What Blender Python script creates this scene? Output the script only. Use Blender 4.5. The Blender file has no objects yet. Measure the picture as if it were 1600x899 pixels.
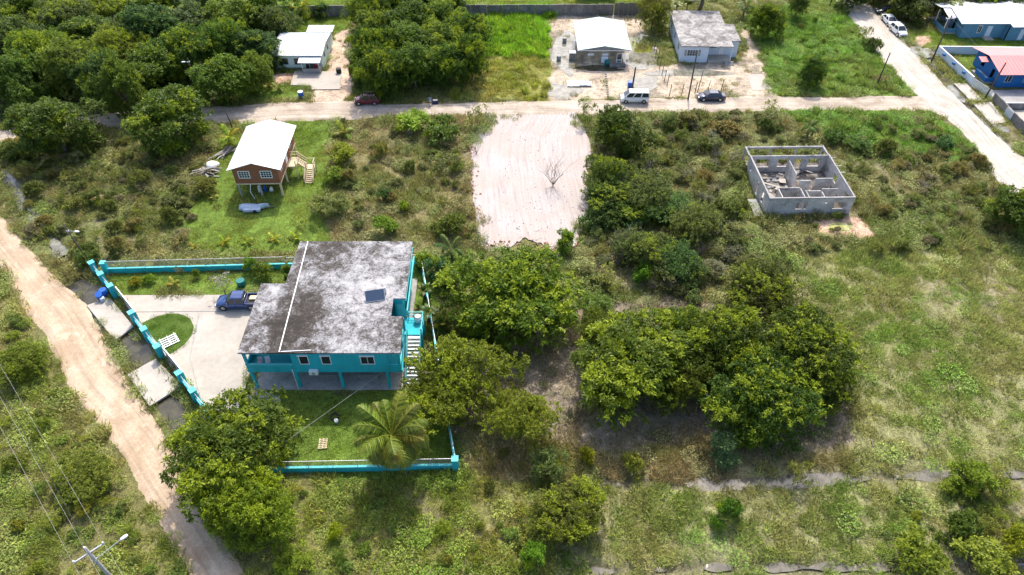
import bpy, math, random
import numpy as np
from mathutils import Vector, Matrix, Euler
R = math.radians
random.seed(7)
scene = bpy.context.scene
col = scene.collection

# ------------------------------------------------------------------ camera, sky, sun, exposure
CAM_H, PITCH, FOC = 60.0, R(44.0), 1109.0
cam_d = bpy.data.cameras.new('camera'); cam = bpy.data.objects.new('camera', cam_d); col.objects.link(cam)
cam.location = (0, 0, CAM_H); cam.rotation_euler = (R(90) - PITCH, 0, 0)
cam_d.sensor_width = 36; cam_d.lens = 36 * FOC / 1600; cam_d.clip_end = 3000
scene.camera = cam
SUN_EL, SUN_AZ = R(51), R(8)            # azimuth from +Y towards +X
world = bpy.data.worlds.new('World'); scene.world = world; world.use_nodes = True
wn = world.node_tree.nodes; wl = world.node_tree.links
sky = wn.new('ShaderNodeTexSky'); sky.sky_type = 'NISHITA'; sky.sun_disc = False
sky.sun_elevation = SUN_EL; sky.sun_rotation = SUN_AZ; sky.air_density = .75; sky.dust_density = 3.0; sky.ozone_density = .6
wl.new(sky.outputs[0], wn['Background'].inputs[0]); wn['Background'].inputs[1].default_value = 0.15
sun_d = bpy.data.lights.new('sun', 'SUN'); sun_d.energy = 2.0; sun_d.angle = R(0.5); sun_d.color = (1.0, 0.94, 0.84)
sun = bpy.data.objects.new('sun', sun_d); col.objects.link(sun)
sdir = Vector((math.sin(SUN_AZ) * math.cos(SUN_EL), math.cos(SUN_AZ) * math.cos(SUN_EL), math.sin(SUN_EL)))
sun.rotation_euler = (-sdir).to_track_quat('-Z', 'Y').to_euler(); sun.location = (20, 60, 90)
scene.view_settings.view_transform = 'Standard'; scene.view_settings.look = 'None'
scene.view_settings.exposure = 1.25; scene.view_settings.gamma = 1.0; scene.view_settings.use_curve_mapping = False
scene.render.engine = 'CYCLES'

# ------------------------------------------------------------------ survey: map coordinates -> metres on the ground
_c, _s = math.cos(PITCH), math.sin(PITCH)
def G(px, py, z=0.0):
    a = (px - 800) / FOC; b = (449.5 - py) / FOC
    d = (a, _c + b * _s, -_s + b * _c); t = (z - CAM_H) / d[2]
    return (d[0] * t, d[1] * t)
def toPx(x, y):
    dep = y * _c + CAM_H * _s; up = y * _s - CAM_H * _c
    return 800 + FOC * x / dep, 449.5 - FOC * up / dep

# ------------------------------------------------------------------ numpy noise
_rng = np.random.RandomState(3); _lat = _rng.rand(256, 256)
def vnoise(x, y, s=1.0, o=0):
    x = np.asarray(x, float) / s + 17.3 * o + 1000; y = np.asarray(y, float) / s + 41.7 * o + 1000
    xi = np.floor(x).astype(int); yi = np.floor(y).astype(int); fx = x - xi; fy = y - yi
    fx = fx * fx * (3 - 2 * fx); fy = fy * fy * (3 - 2 * fy)
    g = lambda i, j: _lat[(xi + i) & 255, (yi + j) & 255]
    return (g(0, 0) * (1 - fx) + g(1, 0) * fx) * (1 - fy) + (g(0, 1) * (1 - fx) + g(1, 1) * fx) * fy
def fbm(x, y, s=1.0, o=0, n=4):
    t = 0; a = .5; w = 0
    for k in range(n): t = t + a * vnoise(x, y, s / 2 ** k, o + k * 3); w += a; a *= .55
    return t / w
def inpoly(px, py, poly):
    ins = np.zeros(px.shape, bool); n = len(poly); j = n - 1
    for i in range(n):
        xi, yi = poly[i]; xj, yj = poly[j]
        if yi != yj:
            ins ^= ((yi > py) != (yj > py)) & (px < (xj - xi) * (py - yi) / (yj - yi) + xi)
        j = i
    return ins
def smooth(a, b, x): t = np.clip((x - a) / (b - a), 0, 1); return t * t * (3 - 2 * t)

# ------------------------------------------------------------------ object helpers
def tag(o, label=None, cat=None, group=None, kind=None):
    if label: o['label'] = label
    if cat: o['category'] = cat
    if group: o['group'] = group
    if kind: o['kind'] = kind
    return o
def thing(name, label, cat, loc=(0, 0, 0), rz=0.0, group=None):
    o = bpy.data.objects.new(name, None); col.objects.link(o); o.empty_display_size = .3
    o.location = loc; o.rotation_euler = (0, 0, rz)
    return tag(o, label, cat, group)
def link(name, me, mat=None, parent=None, smooth_=False):
    if mat is not None and not me.materials: me.materials.append(mat)
    o = bpy.data.objects.new(name, me); col.objects.link(o)
    if parent is not None: o.parent = parent
    if smooth_: me.polygons.foreach_set('use_smooth', [True] * len(me.polygons))
    return o
class MB:
    def __init__(s): s.v = []; s.f = []
    def add(s, vs, fs):
        b = len(s.v); s.v += [tuple(p) for p in vs]; s.f += [tuple(i + b for i in f) for f in fs]; return s
    def box(s, x0, x1, y0, y1, z0, z1, M=None):
        vs = [(x0, y0, z0), (x1, y0, z0), (x1, y1, z0), (x0, y1, z0), (x0, y0, z1), (x1, y0, z1), (x1, y1, z1), (x0, y1, z1)]
        if M is not None: vs = [M @ Vector(p) for p in vs]
        return s.add(vs, [(0, 3, 2, 1), (4, 5, 6, 7), (0, 1, 5, 4), (1, 2, 6, 5), (2, 3, 7, 6), (3, 0, 4, 7)])
    def bar(s, p, q, w, h, up=(0, 0, 1)):           # rectangular bar from p to q
        p = Vector(p); q = Vector(q); d = (q - p).normalized(); u = Vector(up)
        if abs(d.dot(u)) > .95: u = Vector((0, 1, 0))
        a = d.cross(u).normalized(); b = a.cross(d)
        vs = [e + a * (i * w / 2) + b * (j * h / 2) for e in (p, q) for i, j in ((-1, -1), (1, -1), (1, 1), (-1, 1))]
        return s.add(vs, [(0, 1, 2, 3), (7, 6, 5, 4), (0, 4, 5, 1), (1, 5, 6, 2), (2, 6, 7, 3), (3, 7, 4, 0)])
    def tube(s, pts, rad, n=8, cap=True):
        pts = [Vector(p) for p in pts]
        if not hasattr(rad, '__len__'): rad = [rad] * len(pts)
        b = len(s.v); prev = None
        for i, p in enumerate(pts):
            d = (pts[min(i + 1, len(pts) - 1)] - pts[max(i - 1, 0)]).normalized()
            u = Vector((0, 0, 1)) if abs(d.z) < .9 else Vector((1, 0, 0))
            if prev is not None: u = prev
            a = d.cross(u)
            a = a.normalized() if a.length > 1e-5 else Vector((1, 0, 0)); u2 = a.cross(d).normalized(); prev = u2
            for k in range(n):
                t = 2 * math.pi * k / n; s.v.append(tuple(p + (a * math.cos(t) + u2 * math.sin(t)) * rad[i]))
        for i in range(len(pts) - 1):
            for k in range(n):
                s.f.append((b + i * n + k, b + i * n + (k + 1) % n, b + (i + 1) * n + (k + 1) % n, b + (i + 1) * n + k))
        if cap:
            s.f.append(tuple(b + k for k in range(n))[::-1]); e = b + (len(pts) - 1) * n; s.f.append(tuple(e + k for k in range(n)))
        return s
    def prism(s, poly, z0, z1):
        n = len(poly); b = len(s.v)
        ar = sum(poly[i][0] * poly[(i + 1) % n][1] - poly[(i + 1) % n][0] * poly[i][1] for i in range(n))
        if ar < 0: poly = poly[::-1]
        s.v += [(x, y, z0) for x, y in poly] + [(x, y, z1) for x, y in poly]
        s.f += [tuple(b + i for i in range(n))[::-1], tuple(b + n + i for i in range(n))]
        s.f += [(b + i, b + (i + 1) % n, b + n + (i + 1) % n, b + n + i) for i in range(n)]
        return s
    def loft(s, rings, close=True, cap=True):
        b = len(s.v); n = len(rings[0])
        for r in rings: s.v += [tuple(p) for p in r]
        for i in range(len(rings) - 1):
            for k in range(n if close else n - 1):
                s.f.append((b + i * n + k, b + i * n + (k + 1) % n, b + (i + 1) * n + (k + 1) % n, b + (i + 1) * n + k))
        if cap:
            s.f.append(tuple(b + k for k in range(n))[::-1]); e = b + (len(rings) - 1) * n; s.f.append(tuple(e + k for k in range(n)))
        return s
    def wall(s, p0, p1, z0, z1, th, holes=()):
        """upright wall from p0 to p1 (plan), thickness th to the left, real openings (u0,u1,v0,v1)"""
        p0 = Vector((p0[0], p0[1], 0)); p1 = Vector((p1[0], p1[1], 0)); L = (p1 - p0).length; d = (p1 - p0) / L; nrm = Vector((-d.y, d.x, 0)) * th
        us = sorted({0.0, L} | {h[0] for h in holes} | {h[1] for h in holes}); vs = sorted({z0, z1} | {h[2] for h in holes} | {h[3] for h in holes})
        nu, nv = len(us) - 1, len(vs) - 1
        def solid(i, j):
            if i < 0 or j < 0 or i >= nu or j >= nv: return False
            u = (us[i] + us[i + 1]) / 2; v = (vs[j] + vs[j + 1]) / 2
            return not any(h[0] < u < h[1] and h[2] < v < h[3] for h in holes)
        P = lambda u, v, w: p0 + d * u + nrm * w + Vector((0, 0, v))
        for i in range(nu):
            for j in range(nv):
                if not solid(i, j): continue
                a, b, c, e = us[i], us[i + 1], vs[j], vs[j + 1]
                s.add([P(a, c, 0), P(b, c, 0), P(b, e, 0), P(a, e, 0)], [(0, 1, 2, 3)])
                s.add([P(a, c, 1), P(b, c, 1), P(b, e, 1), P(a, e, 1)], [(3, 2, 1, 0)])
                if not solid(i - 1, j): s.add([P(a, c, 0), P(a, c, 1), P(a, e, 1), P(a, e, 0)], [(3, 2, 1, 0)])
                if not solid(i + 1, j): s.add([P(b, c, 0), P(b, c, 1), P(b, e, 1), P(b, e, 0)], [(0, 1, 2, 3)])
                if not solid(i, j - 1): s.add([P(a, c, 0), P(b, c, 0), P(b, c, 1), P(a, c, 1)], [(3, 2, 1, 0)])
                if not solid(i, j + 1): s.add([P(a, e, 0), P(b, e, 0), P(b, e, 1), P(a, e, 1)], [(0, 1, 2, 3)])
        return s
    def mesh(s, name):
        me = bpy.data.meshes.new(name); me.from_pydata(s.v, [], s.f); me.update(); return me
    def build(s, name, mat=None, parent=None, smooth_=False, bevel=0):
        o = link(name, s.mesh(name), mat, parent, smooth_)
        if bevel:
            m = o.modifiers.new('bevel', 'BEVEL'); m.width = bevel; m.segments = 2; m.limit_method = 'ANGLE'
        return o
def copy_tree(o, parent=None):
    c = o.copy(); col.objects.link(c); c.parent = parent
    for ch in o.children: copy_tree(ch, c)
    return c
def np_mesh(name, verts, quads, attrs=None, tris=None):
    """verts (n,3), quads (m,k) -> mesh, fast"""
    me = bpy.data.meshes.new(name); n = len(verts); k = quads.shape[1]; m = len(quads)
    me.vertices.add(n); me.vertices.foreach_set('co', np.ascontiguousarray(verts, np.float32).ravel())
    me.loops.add(m * k); me.loops.foreach_set('vertex_index', np.ascontiguousarray(quads, np.int32).ravel())
    me.polygons.add(m); me.polygons.foreach_set('loop_start', np.arange(0, m * k, k, dtype=np.int32))
    me.polygons.foreach_set('loop_total', np.full(m, k, np.int32))
    for nm, arr in (attrs or {}).items():
        if arr.ndim == 2:
            a = me.attributes.new(nm, 'FLOAT_COLOR', 'POINT'); c4 = np.ones((n, 4), np.float32); c4[:, :3] = arr; a.data.foreach_set('color', c4.ravel())
        else:
            a = me.attributes.new(nm, 'FLOAT', 'POINT'); a.data.foreach_set('value', np.ascontiguousarray(arr, np.float32))
    me.update(calc_edges=True); me.validate()
    return me

# ------------------------------------------------------------------ materials
def newmat(name):
    m = bpy.data.materials.new(name); m.use_nodes = True; return m, m.node_tree.nodes, m.node_tree.links
def ramp(n, stops):
    r = n.new('ShaderNodeValToRGB'); e = r.color_ramp.elements
    while len(e) < len(stops): e.new(.5)
    for i, (p, c) in enumerate(stops): e[i].position = p; e[i].color = (*c, 1) if len(c) == 3 else c
    return r
def noise(n, l, co, scale, detail=4, rough=.55, dist=0.0):
    t = n.new('ShaderNodeTexNoise'); t.inputs['Scale'].default_value = scale; t.inputs['Detail'].default_value = detail
    t.inputs['Roughness'].default_value = rough; t.inputs['Distortion'].default_value = dist
    l.new(co, t.inputs['Vector']); return t
def mixc(n, l, fac, a, b, mode='MIX'):
    m = n.new('ShaderNodeMix'); m.data_type = 'RGBA'; m.blend_type = mode
    for s_, v in ((m.inputs[0], fac), (m.inputs[6], a), (m.inputs[7], b)):
        if hasattr(v, 'is_linked') or hasattr(v, 'links'): l.new(v, s_)
        elif isinstance(v, (int, float)): s_.default_value = v
        else: s_.default_value = (*v, 1)
    return m.outputs[2]
def paint(name, c, rough=.6, var=.12, scale=1.2, dirt=(.25, .22, .18), dirtamt=.25, metal=0.0, bump=.02, spec=.4, stretch=(1, 1, 1)):
    """weathered plain surface: colour varies, dirt in uneven patches"""
    m, n, l = newmat(name); b = n['Principled BSDF']
    tc = n.new('ShaderNodeTexCoord'); mp = n.new('ShaderNodeMapping'); mp.inputs['Scale'].default_value = stretch; l.new(tc.outputs['Object'], mp.inputs[0]); co = mp.outputs[0]
    n1 = noise(n, l, co, scale, 6, .6); n2 = noise(n, l, co, scale * 5, 4, .6)
    lo = tuple(max(0, x * (1 - var)) for x in c); hi = tuple(min(1, x * (1 + var)) for x in c)
    r1 = ramp(n, [(.3, lo), (.7, hi)]); l.new(n1.outputs[0], r1.inputs[0])
    r2 = ramp(n, [(.48, (0, 0, 0)), (.75, (dirtamt,) * 3)]); l.new(n2.outputs[0], r2.inputs[0])
    cc = mixc(n, l, r2.outputs[0], r1.outputs[0], dirt)
    l.new(cc, b.inputs['Base Color']); b.inputs['Roughness'].default_value = rough; b.inputs['Metallic'].default_value = metal
    b.inputs['Specular IOR Level'].default_value = spec
    if bump:
        bp = n.new('ShaderNodeBump'); bp.inputs['Strength'].default_value = .4; bp.inputs['Distance'].default_value = bump
        l.new(n2.outputs[0], bp.inputs['Height']); l.new(bp.outputs[0], b.inputs['Normal'])
    return m
def mottled(name, stops, scale=.6, dist=.8, fine=6, rough=.9, bump=.03, stretch=(1, 1, 1)):
    m, n, l = newmat(name); b = n['Principled BSDF']
    tc = n.new('ShaderNodeTexCoord'); mp = n.new('ShaderNodeMapping'); mp.inputs['Scale'].default_value = stretch; l.new(tc.outputs['Object'], mp.inputs[0]); co = mp.outputs[0]
    a = noise(n, l, co, scale, 8, .68, dist); f = noise(n, l, co, scale * fine, 6, .7)
    mm = n.new('ShaderNodeMath'); mm.operation = 'MULTIPLY_ADD'; mm.inputs[1].default_value = .35; mm.inputs[2].default_value = -.175
    l.new(f.outputs[0], mm.inputs[0]); ad = n.new('ShaderNodeMath'); ad.operation = 'ADD'; l.new(a.outputs[0], ad.inputs[0]); l.new(mm.outputs[0], ad.inputs[1])
    r = ramp(n, stops); l.new(ad.outputs[0], r.inputs[0]); l.new(r.outputs[0], b.inputs['Base Color'])
    b.inputs['Roughness'].default_value = rough; b.inputs['Specular IOR Level'].default_value = .25
    bp = n.new('ShaderNodeBump'); bp.inputs['Strength'].default_value = .5; bp.inputs['Distance'].default_value = bump
    l.new(ad.outputs[0], bp.inputs['Height']); l.new(bp.outputs[0], b.inputs['Normal'])
    return m
def leafmat(name, source, transl=.3, rough=.5, tipc=(.36, .44, .02)):
    """foliage: colour from the object (or the scatter point), leaf to leaf variation, young tips"""
    m, n, l = newmat(name); b = n['Principled BSDF']
    if source == 'OBJECT':
        oi = n.new('ShaderNodeObjectInfo'); base = oi.outputs['Color']
    else:
        at = n.new('ShaderNodeAttribute'); at.attribute_type = 'INSTANCER'; at.attribute_name = 'col'; base = at.outputs['Color']
    rn = n.new('ShaderNodeAttribute'); rn.attribute_name = 'rnd'; tp = n.new('ShaderNodeAttribute'); tp.attribute_name = 'tip'
    hs = n.new('ShaderNodeHueSaturation'); l.new(base, hs.inputs['Color'])
    mv = n.new('ShaderNodeMapRange'); mv.inputs['To Min'].default_value = .5; mv.inputs['To Max'].default_value = 1.6; l.new(rn.outputs['Fac'], mv.inputs[0]); l.new(mv.outputs[0], hs.inputs['Value'])
    mh = n.new('ShaderNodeMapRange'); mh.inputs['To Min'].default_value = .512; mh.inputs['To Max'].default_value = .485; l.new(rn.outputs['Fac'], mh.inputs[0]); l.new(mh.outputs[0], hs.inputs['Hue'])
    cc = mixc(n, l, tp.outputs['Fac'], hs.outputs[0], tipc)
    l.new(cc, b.inputs['Base Color']); b.inputs['Roughness'].default_value = rough; b.inputs['Specular IOR Level'].default_value = .22
    tr = n.new('ShaderNodeBsdfTranslucent'); l.new(cc, tr.inputs[0]); mx = n.new('ShaderNodeMixShader'); mx.inputs[0].default_value = transl
    l.new(b.outputs[0], mx.inputs[1]); l.new(tr.outputs[0], mx.inputs[2]); l.new(mx.outputs[0], n['Material Output'].inputs[0])
    return m
def glassy(name, c=(.02, .03, .04), rough=.06):
    m, n, l = newmat(name); b = n['Principled BSDF']; b.inputs['Base Color'].default_value = (*c, 1); b.inputs['Roughness'].default_value = rough
    b.inputs['Specular IOR Level'].default_value = .6
    return m
def water(name, c=(.05, .05, .03)):
    m, n, l = newmat(name); b = n['Principled BSDF']; b.inputs['Roughness'].default_value = .08
    tc = n.new('ShaderNodeTexCoord'); a = noise(n, l, tc.outputs['Object'], .9, 5, .6, .5)
    r = ramp(n, [(.35, tuple(x * .7 for x in c)), (.65, tuple(x * 1.5 for x in c))]); l.new(a.outputs[0], r.inputs[0]); l.new(r.outputs[0], b.inputs['Base Color'])
    f = noise(n, l, tc.outputs['Object'], 6, 3); bp = n.new('ShaderNodeBump'); bp.inputs['Distance'].default_value = .01; bp.inputs['Strength'].default_value = .15
    l.new(f.outputs[0], bp.inputs['Height']); l.new(bp.outputs[0], b.inputs['Normal'])
    return m
def carpaint(name, c, rough=.22, metal=.2):
    m, n, l = newmat(name); b = n['Principled BSDF']; b.inputs['Roughness'].default_value = rough; b.inputs['Metallic'].default_value = metal
    tc = n.new('ShaderNodeTexCoord'); a = noise(n, l, tc.outputs['Object'], 3, 5); r = ramp(n, [(.45, c), (.8, tuple(x * .8 + .05 for x in c))])
    l.new(a.outputs[0], r.inputs[0]); l.new(r.outputs[0], b.inputs['Base Color']); b.inputs['Coat Weight'].default_value = .6; b.inputs['Coat Roughness'].default_value = .08
    return m
M = {}
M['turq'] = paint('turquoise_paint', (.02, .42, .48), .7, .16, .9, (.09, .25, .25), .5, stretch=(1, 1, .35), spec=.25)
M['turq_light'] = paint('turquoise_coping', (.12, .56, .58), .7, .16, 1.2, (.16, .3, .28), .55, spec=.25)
M['concrete'] = paint('pale_concrete', (.41, .375, .325), .9, .14, .35, (.3, .26, .21), .5)
M['concrete_grey'] = paint('grey_concrete', (.33, .32, .31), .9, .2, .5, (.14, .13, .12), .6)
M['slab'] = paint('bridge_concrete', (.43, .395, .345), .9, .1, .5, (.28, .25, .2), .5)
def stained_roof():
    """flat concrete roof: pale render, black algae in ragged patches, brown silt where water stood"""
    m, n, l = newmat('blackened_concrete_roof'); b = n['Principled BSDF']; tc = n.new('ShaderNodeTexCoord'); co = tc.outputs['Object']
    big = noise(n, l, co, .16, 3, .5, .3); med = noise(n, l, co, .9, 10, .76, .5); fine = noise(n, l, co, 5, 6, .7); sx = n.new('ShaderNodeSeparateXYZ'); l.new(co, sx.inputs[0])
    band = n.new('ShaderNodeMapRange'); band.interpolation_type = 'SMOOTHSTEP'; l.new(sx.outputs[0], band.inputs[0]); band.inputs['From Min'].default_value = -2.5; band.inputs['From Max'].default_value = 1.5; band.inputs['To Min'].default_value = -.11; band.inputs['To Max'].default_value = .05
    b2 = n.new('ShaderNodeMapRange'); b2.interpolation_type = 'SMOOTHSTEP'; l.new(sx.outputs[0], b2.inputs[0]); b2.inputs['From Min'].default_value = -6.6; b2.inputs['From Max'].default_value = -5.2; b2.inputs['To Min'].default_value = .13; b2.inputs['To Max'].default_value = 0.0
    def mth(op, a, c):
        q = n.new('ShaderNodeMath'); q.operation = op
        for k, v in enumerate((a, c)):
            if isinstance(v, (int, float)): q.inputs[k].default_value = v
            else: l.new(v, q.inputs[k])
        return q.outputs[0]
    s_ = mth('ADD', mth('ADD', med.outputs[0], mth('MULTIPLY', mth('SUBTRACT', big.outputs[0], .5), .62)), mth('ADD', band.outputs[0], b2.outputs[0])); s_ = mth('ADD', s_, mth('MULTIPLY', mth('SUBTRACT', fine.outputs[0], .5), .55))
    r = ramp(n, [(.30, (.035, .030, .027)), (.42, (.075, .066, .058)), (.48, (.125, .12, .12)), (.54, (.21, .205, .21)), (.61, (.31, .305, .305)), (.74, (.43, .42, .415))]); l.new(s_, r.inputs[0]); l.new(r.outputs[0], b.inputs['Base Color'])
    b.inputs['Roughness'].default_value = .9; b.inputs['Specular IOR Level'].default_value = .2; bp = n.new('ShaderNodeBump'); bp.inputs['Distance'].default_value = .03; bp.inputs['Strength'].default_value = .4; l.new(fine.outputs[0], bp.inputs['Height']); l.new(bp.outputs[0], b.inputs['Normal'])
    return m
M['roof_old'] = stained_roof()
M['roof_old2'] = mottled('weathered_slab_roof', [(.34, (.10, .095, .09)), (.46, (.20, .19, .18)), (.56, (.32, .305, .29)), (.70, (.43, .415, .40))], .55, .8, 6)
M['block'] = mottled('bare_block_render', [(.3, (.15, .145, .14)), (.45, (.27, .265, .26)), (.6, (.36, .355, .345)), (.75, (.46, .45, .43))], .7, .5, 5)
def blockwork():
    """cement blocks: courses show as fine joints under stained render"""
    m = mottled('stained_blockwork', [(.30, (.17, .16, .15)), (.42, (.40, .385, .365)), (.55, (.54, .525, .50)), (.72, (.66, .64, .61))], .6, .6, 6); n = m.node_tree.nodes; l = m.node_tree.links; b = n['Principled BSDF']
    tc = n.new('ShaderNodeTexCoord'); sp_ = n.new('ShaderNodeSeparateXYZ'); l.new(tc.outputs['Object'], sp_.inputs[0]); ad = n.new('ShaderNodeMath'); l.new(sp_.outputs[0], ad.inputs[0]); l.new(sp_.outputs[1], ad.inputs[1]); cb = n.new('ShaderNodeCombineXYZ'); l.new(ad.outputs[0], cb.inputs[0]); l.new(sp_.outputs[2], cb.inputs[1])
    bt = n.new('ShaderNodeTexBrick'); l.new(cb.outputs[0], bt.inputs['Vector']); bt.inputs['Scale'].default_value = 1; bt.inputs['Brick Width'].default_value = .4; bt.inputs['Row Height'].default_value = .2; bt.inputs['Mortar Size'].default_value = .012; bt.inputs['Color1'].default_value = (1, 1, 1, 1); bt.inputs['Color2'].default_value = (.84, .84, .84, 1); bt.inputs['Mortar'].default_value = (.68, .68, .68, 1)
    src = b.inputs['Base Color'].links[0].from_socket; l.new(mixc(n, l, 1.0, src, bt.outputs[0], 'MULTIPLY'), b.inputs['Base Color']); return m
M['blockwork'] = blockwork()
M['block_floor'] = mottled('rubble_floor', [(.32, (.05, .045, .04)), (.5, (.15, .13, .11)), (.68, (.30, .28, .26))], .7, .5, 5)
M['block_dark'] = mottled('dark_block_wall', [(.3, (.10, .095, .09)), (.5, (.18, .17, .165)), (.72, (.30, .28, .26))], .6, .3, 5)
M['white_metal'] = paint('white_metal_roof', (.62, .64, .66), .35, .03, .4, (.6, .6, .6), .12, 0, 0, .5)
M['pale_green_metal'] = paint('pale_green_metal_roof', (.40, .52, .50), .4, .04, .4, (.5, .55, .55), .15, 0, 0, .5)
M['white'] = paint('white_paint', (.80, .80, .78), .55, .04, 1, (.5, .47, .42), .2)
M['white_blue'] = paint('bluish_white_paint', (.58, .65, .74), .6, .06, .8, (.4, .42, .45), .3)
M['mint'] = paint('mint_paint', (.58, .74, .72), .6, .05, .7, (.4, .45, .42), .25)
M['blue_wall'] = paint('slate_blue_paint', (.09, .24, .36), .6, .08, .7, (.06, .14, .2), .3)
M['blue_bright'] = paint('bright_blue_paint', (.01, .13, .36), .55, .08, .7, (.02, .07, .16), .3)
M['pink_roof'] = paint('faded_red_metal_roof', (.66, .24, .23), .45, .06, .5, (.5, .25, .22), .25, 0, 0, .4)
M['wood_red'] = paint('red_brown_siding', (.27, .105, .055), .65, .18, 1.5, (.1, .04, .03), .4, stretch=(1, 1, 9))
M['wood_pale'] = paint('pale_new_timber', (.62, .50, .33), .7, .12, 2.5, (.4, .32, .22), .35, stretch=(1, 1, .3))
M['wood_grey'] = paint('grey_weathered_timber', (.24, .21, .18), .85, .25, 2.5, (.1, .09, .08), .5)
M['pole_wood'] = paint('treated_pole_timber', (.075, .065, .055), .85, .25, 2.5, (.16, .15, .14), .4, stretch=(3, 3, .3))
M['galv'] = paint('galvanised_steel', (.45, .47, .49), .45, .1, 3, (.3, .3, .3), .3, .4)
M['grey_gate'] = paint('dark_grey_gate_sheet', (.12, .115, .11), .6, .15, 1.5, (.2, .18, .15), .4)
M['black'] = paint('black_rubber', (.018, .018, .018), .7, .2, 3, (.08, .07, .06), .4)
M['glass'] = glassy('dark_window_glass')
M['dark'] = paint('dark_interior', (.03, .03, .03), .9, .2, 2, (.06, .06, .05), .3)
M['chrome'] = paint('bright_metal', (.6, .6, .6), .25, .05, 3, (.4, .4, .4), .2, .9)
M['lamp'] = glassy('lamp_lens', (.75, .75, .72), .15)
M['redlens'] = glassy('red_lens', (.35, .01, .01), .15)
M['blue_plastic'] = paint('blue_plastic', (.01, .10, .45), .4, .1, 3, (.05, .1, .2), .3)
M['teal_plastic'] = paint('teal_plastic', (.0, .16, .15), .4, .15, 3, (.05, .1, .1), .3)
M['white_plastic'] = paint('white_plastic', (.8, .8, .8), .4, .04, 3, (.5, .5, .48), .25)
M['tarp'] = paint('silver_tarp', (.42, .50, .60), .45, .15, 2, (.3, .34, .4), .4)
M['bark'] = paint('bark', (.14, .11, .085), .9, .3, 4, (.06, .05, .04), .5)
M['twig'] = paint('grey_twigs', (.24, .205, .18), .9, .25, 3, (.12, .1, .09), .4)
M['palmtrunk'] = paint('palm_trunk', (.2, .17, .14), .9, .25, 5, (.1, .08, .06), .4, stretch=(1, 1, 4))
M['solar'] = glassy('panel_glass', (.06, .09, .14), .2)
M['leaf'] = leafmat('leaf', 'OBJECT', .45)
M['leaf_palm'] = leafmat('palm_leaf', 'OBJECT', .25, .4, (.34, .32, .05))
M['grass'] = leafmat('grass_blade', 'INST', .42, .6, (.40, .33, .17))
# ================================================================== GROUND, ROADS, WATER
def resample(pts, n):
    pts = np.array(pts, float); d = np.r_[0, np.cumsum(np.hypot(*np.diff(pts, axis=0).T))]
    t = np.linspace(0, d[-1], n); return np.c_[np.interp(t, d, pts[:, 0]), np.interp(t, d, pts[:, 1])]
def extend(pts, a, b):
    p = [Vector(q) for q in pts]
    s_ = p[0] + (p[0] - p[1]).normalized() * a; e_ = p[-1] + (p[-1] - p[-2]).normalized() * b
    return [tuple(s_)] + [tuple(q) for q in p] + [tuple(e_)]
W = lambda pts: [G(*p) for p in pts]
road_edges = {
 'west': (extend(W([(0, 427), (32, 475), (70, 525), (88, 565), (108, 607), (128, 635), (167, 674), (207, 741), (265, 841), (300, 899)]), 60, 25),
          extend(W([(0, 335), (25, 365), (57, 400), (82, 427), (107, 450), (135, 477), (155, 512), (175, 550), (197, 590), (222, 625), (262, 690), (312, 785), (350, 840), (385, 899)]), 60, 25)),
 'cross': (extend(W([(0, 203), (150, 178), (220, 172), (370, 164), (440, 160), (530, 158), (600, 162), (700, 162), (800, 158), (950, 156), (1100, 153), (1200, 150), (1300, 152), (1437, 150)]), 60, 1),
           extend(W([(0, 222), (150, 200), (220, 196), (330, 191), (400, 194), (450, 190), (530, 187), (600, 182), (700, 181), (800, 182), (905, 181), (1010, 177), (1100, 175), (1200, 173), (1300, 172), (1446, 173)]), 60, 1)),
 'east': (extend(W([(1305, 0), (1330, 30), (1360, 70), (1385, 100), (1410, 130), (1434, 150), (1448, 172), (1475, 182), (1500, 203), (1530, 238), (1550, 272), (1572, 295), (1600, 318)]), 60, 60),
          extend(W([(1360, 0), (1372, 18), (1395, 45), (1418, 72), (1435, 87), (1452, 107), (1482, 140), (1515, 170), (1545, 200), (1572, 224), (1600, 248)]), 60, 60)),
}
lotL = W([(764, 178), (752, 195), (738, 212), (734, 245), (737, 285), (740, 320), (744, 352), (746, 386)])
lotR = W([(898, 176), (908, 190), (918, 212), (926, 240), (930, 285), (926, 322), (914, 352), (900, 390)])
roadpolys = [np.array(a + b[::-1]) for a, b in road_edges.values()] + [np.array(lotL + lotR[::-1])]
drive = W([(186, 462), (424, 461), (424, 540), (394, 575), (372, 640), (318, 645)])
bridge1 = W([(135.6, 478), (180, 533.5), (209, 511), (172, 466)])
bridge2 = W([(199.5, 586), (234, 636), (284, 604), (244, 561)])
mintpad = W([(454, 134), (486, 135), (486, 141), (531, 140.5), (534, 114), (461, 110)])
rects = [(-27.7, -11.2, 46.4, 64), (33.9, 46.4, 75.9, 89.2), (11.6, 21, 119.6, 131.8), (30, 41.2, 120.6, 136), (-42.6, -33.6, 118, 129.3),
         (85.5, 110, 131, 141), (82.3, 110, 111.5, 120.5), (80.6, 101, 93, 111.6)]
rb1 = W([(1490, 131), (1510, 131), (1535, 157), (1517, 159)]); rb2 = W([(1520, 163), (1548, 160), (1573, 192), (1549, 195)])
hard = [np.array(p) for p in (drive, bridge1, bridge2, mintpad, rb1, rb2)]
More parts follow.
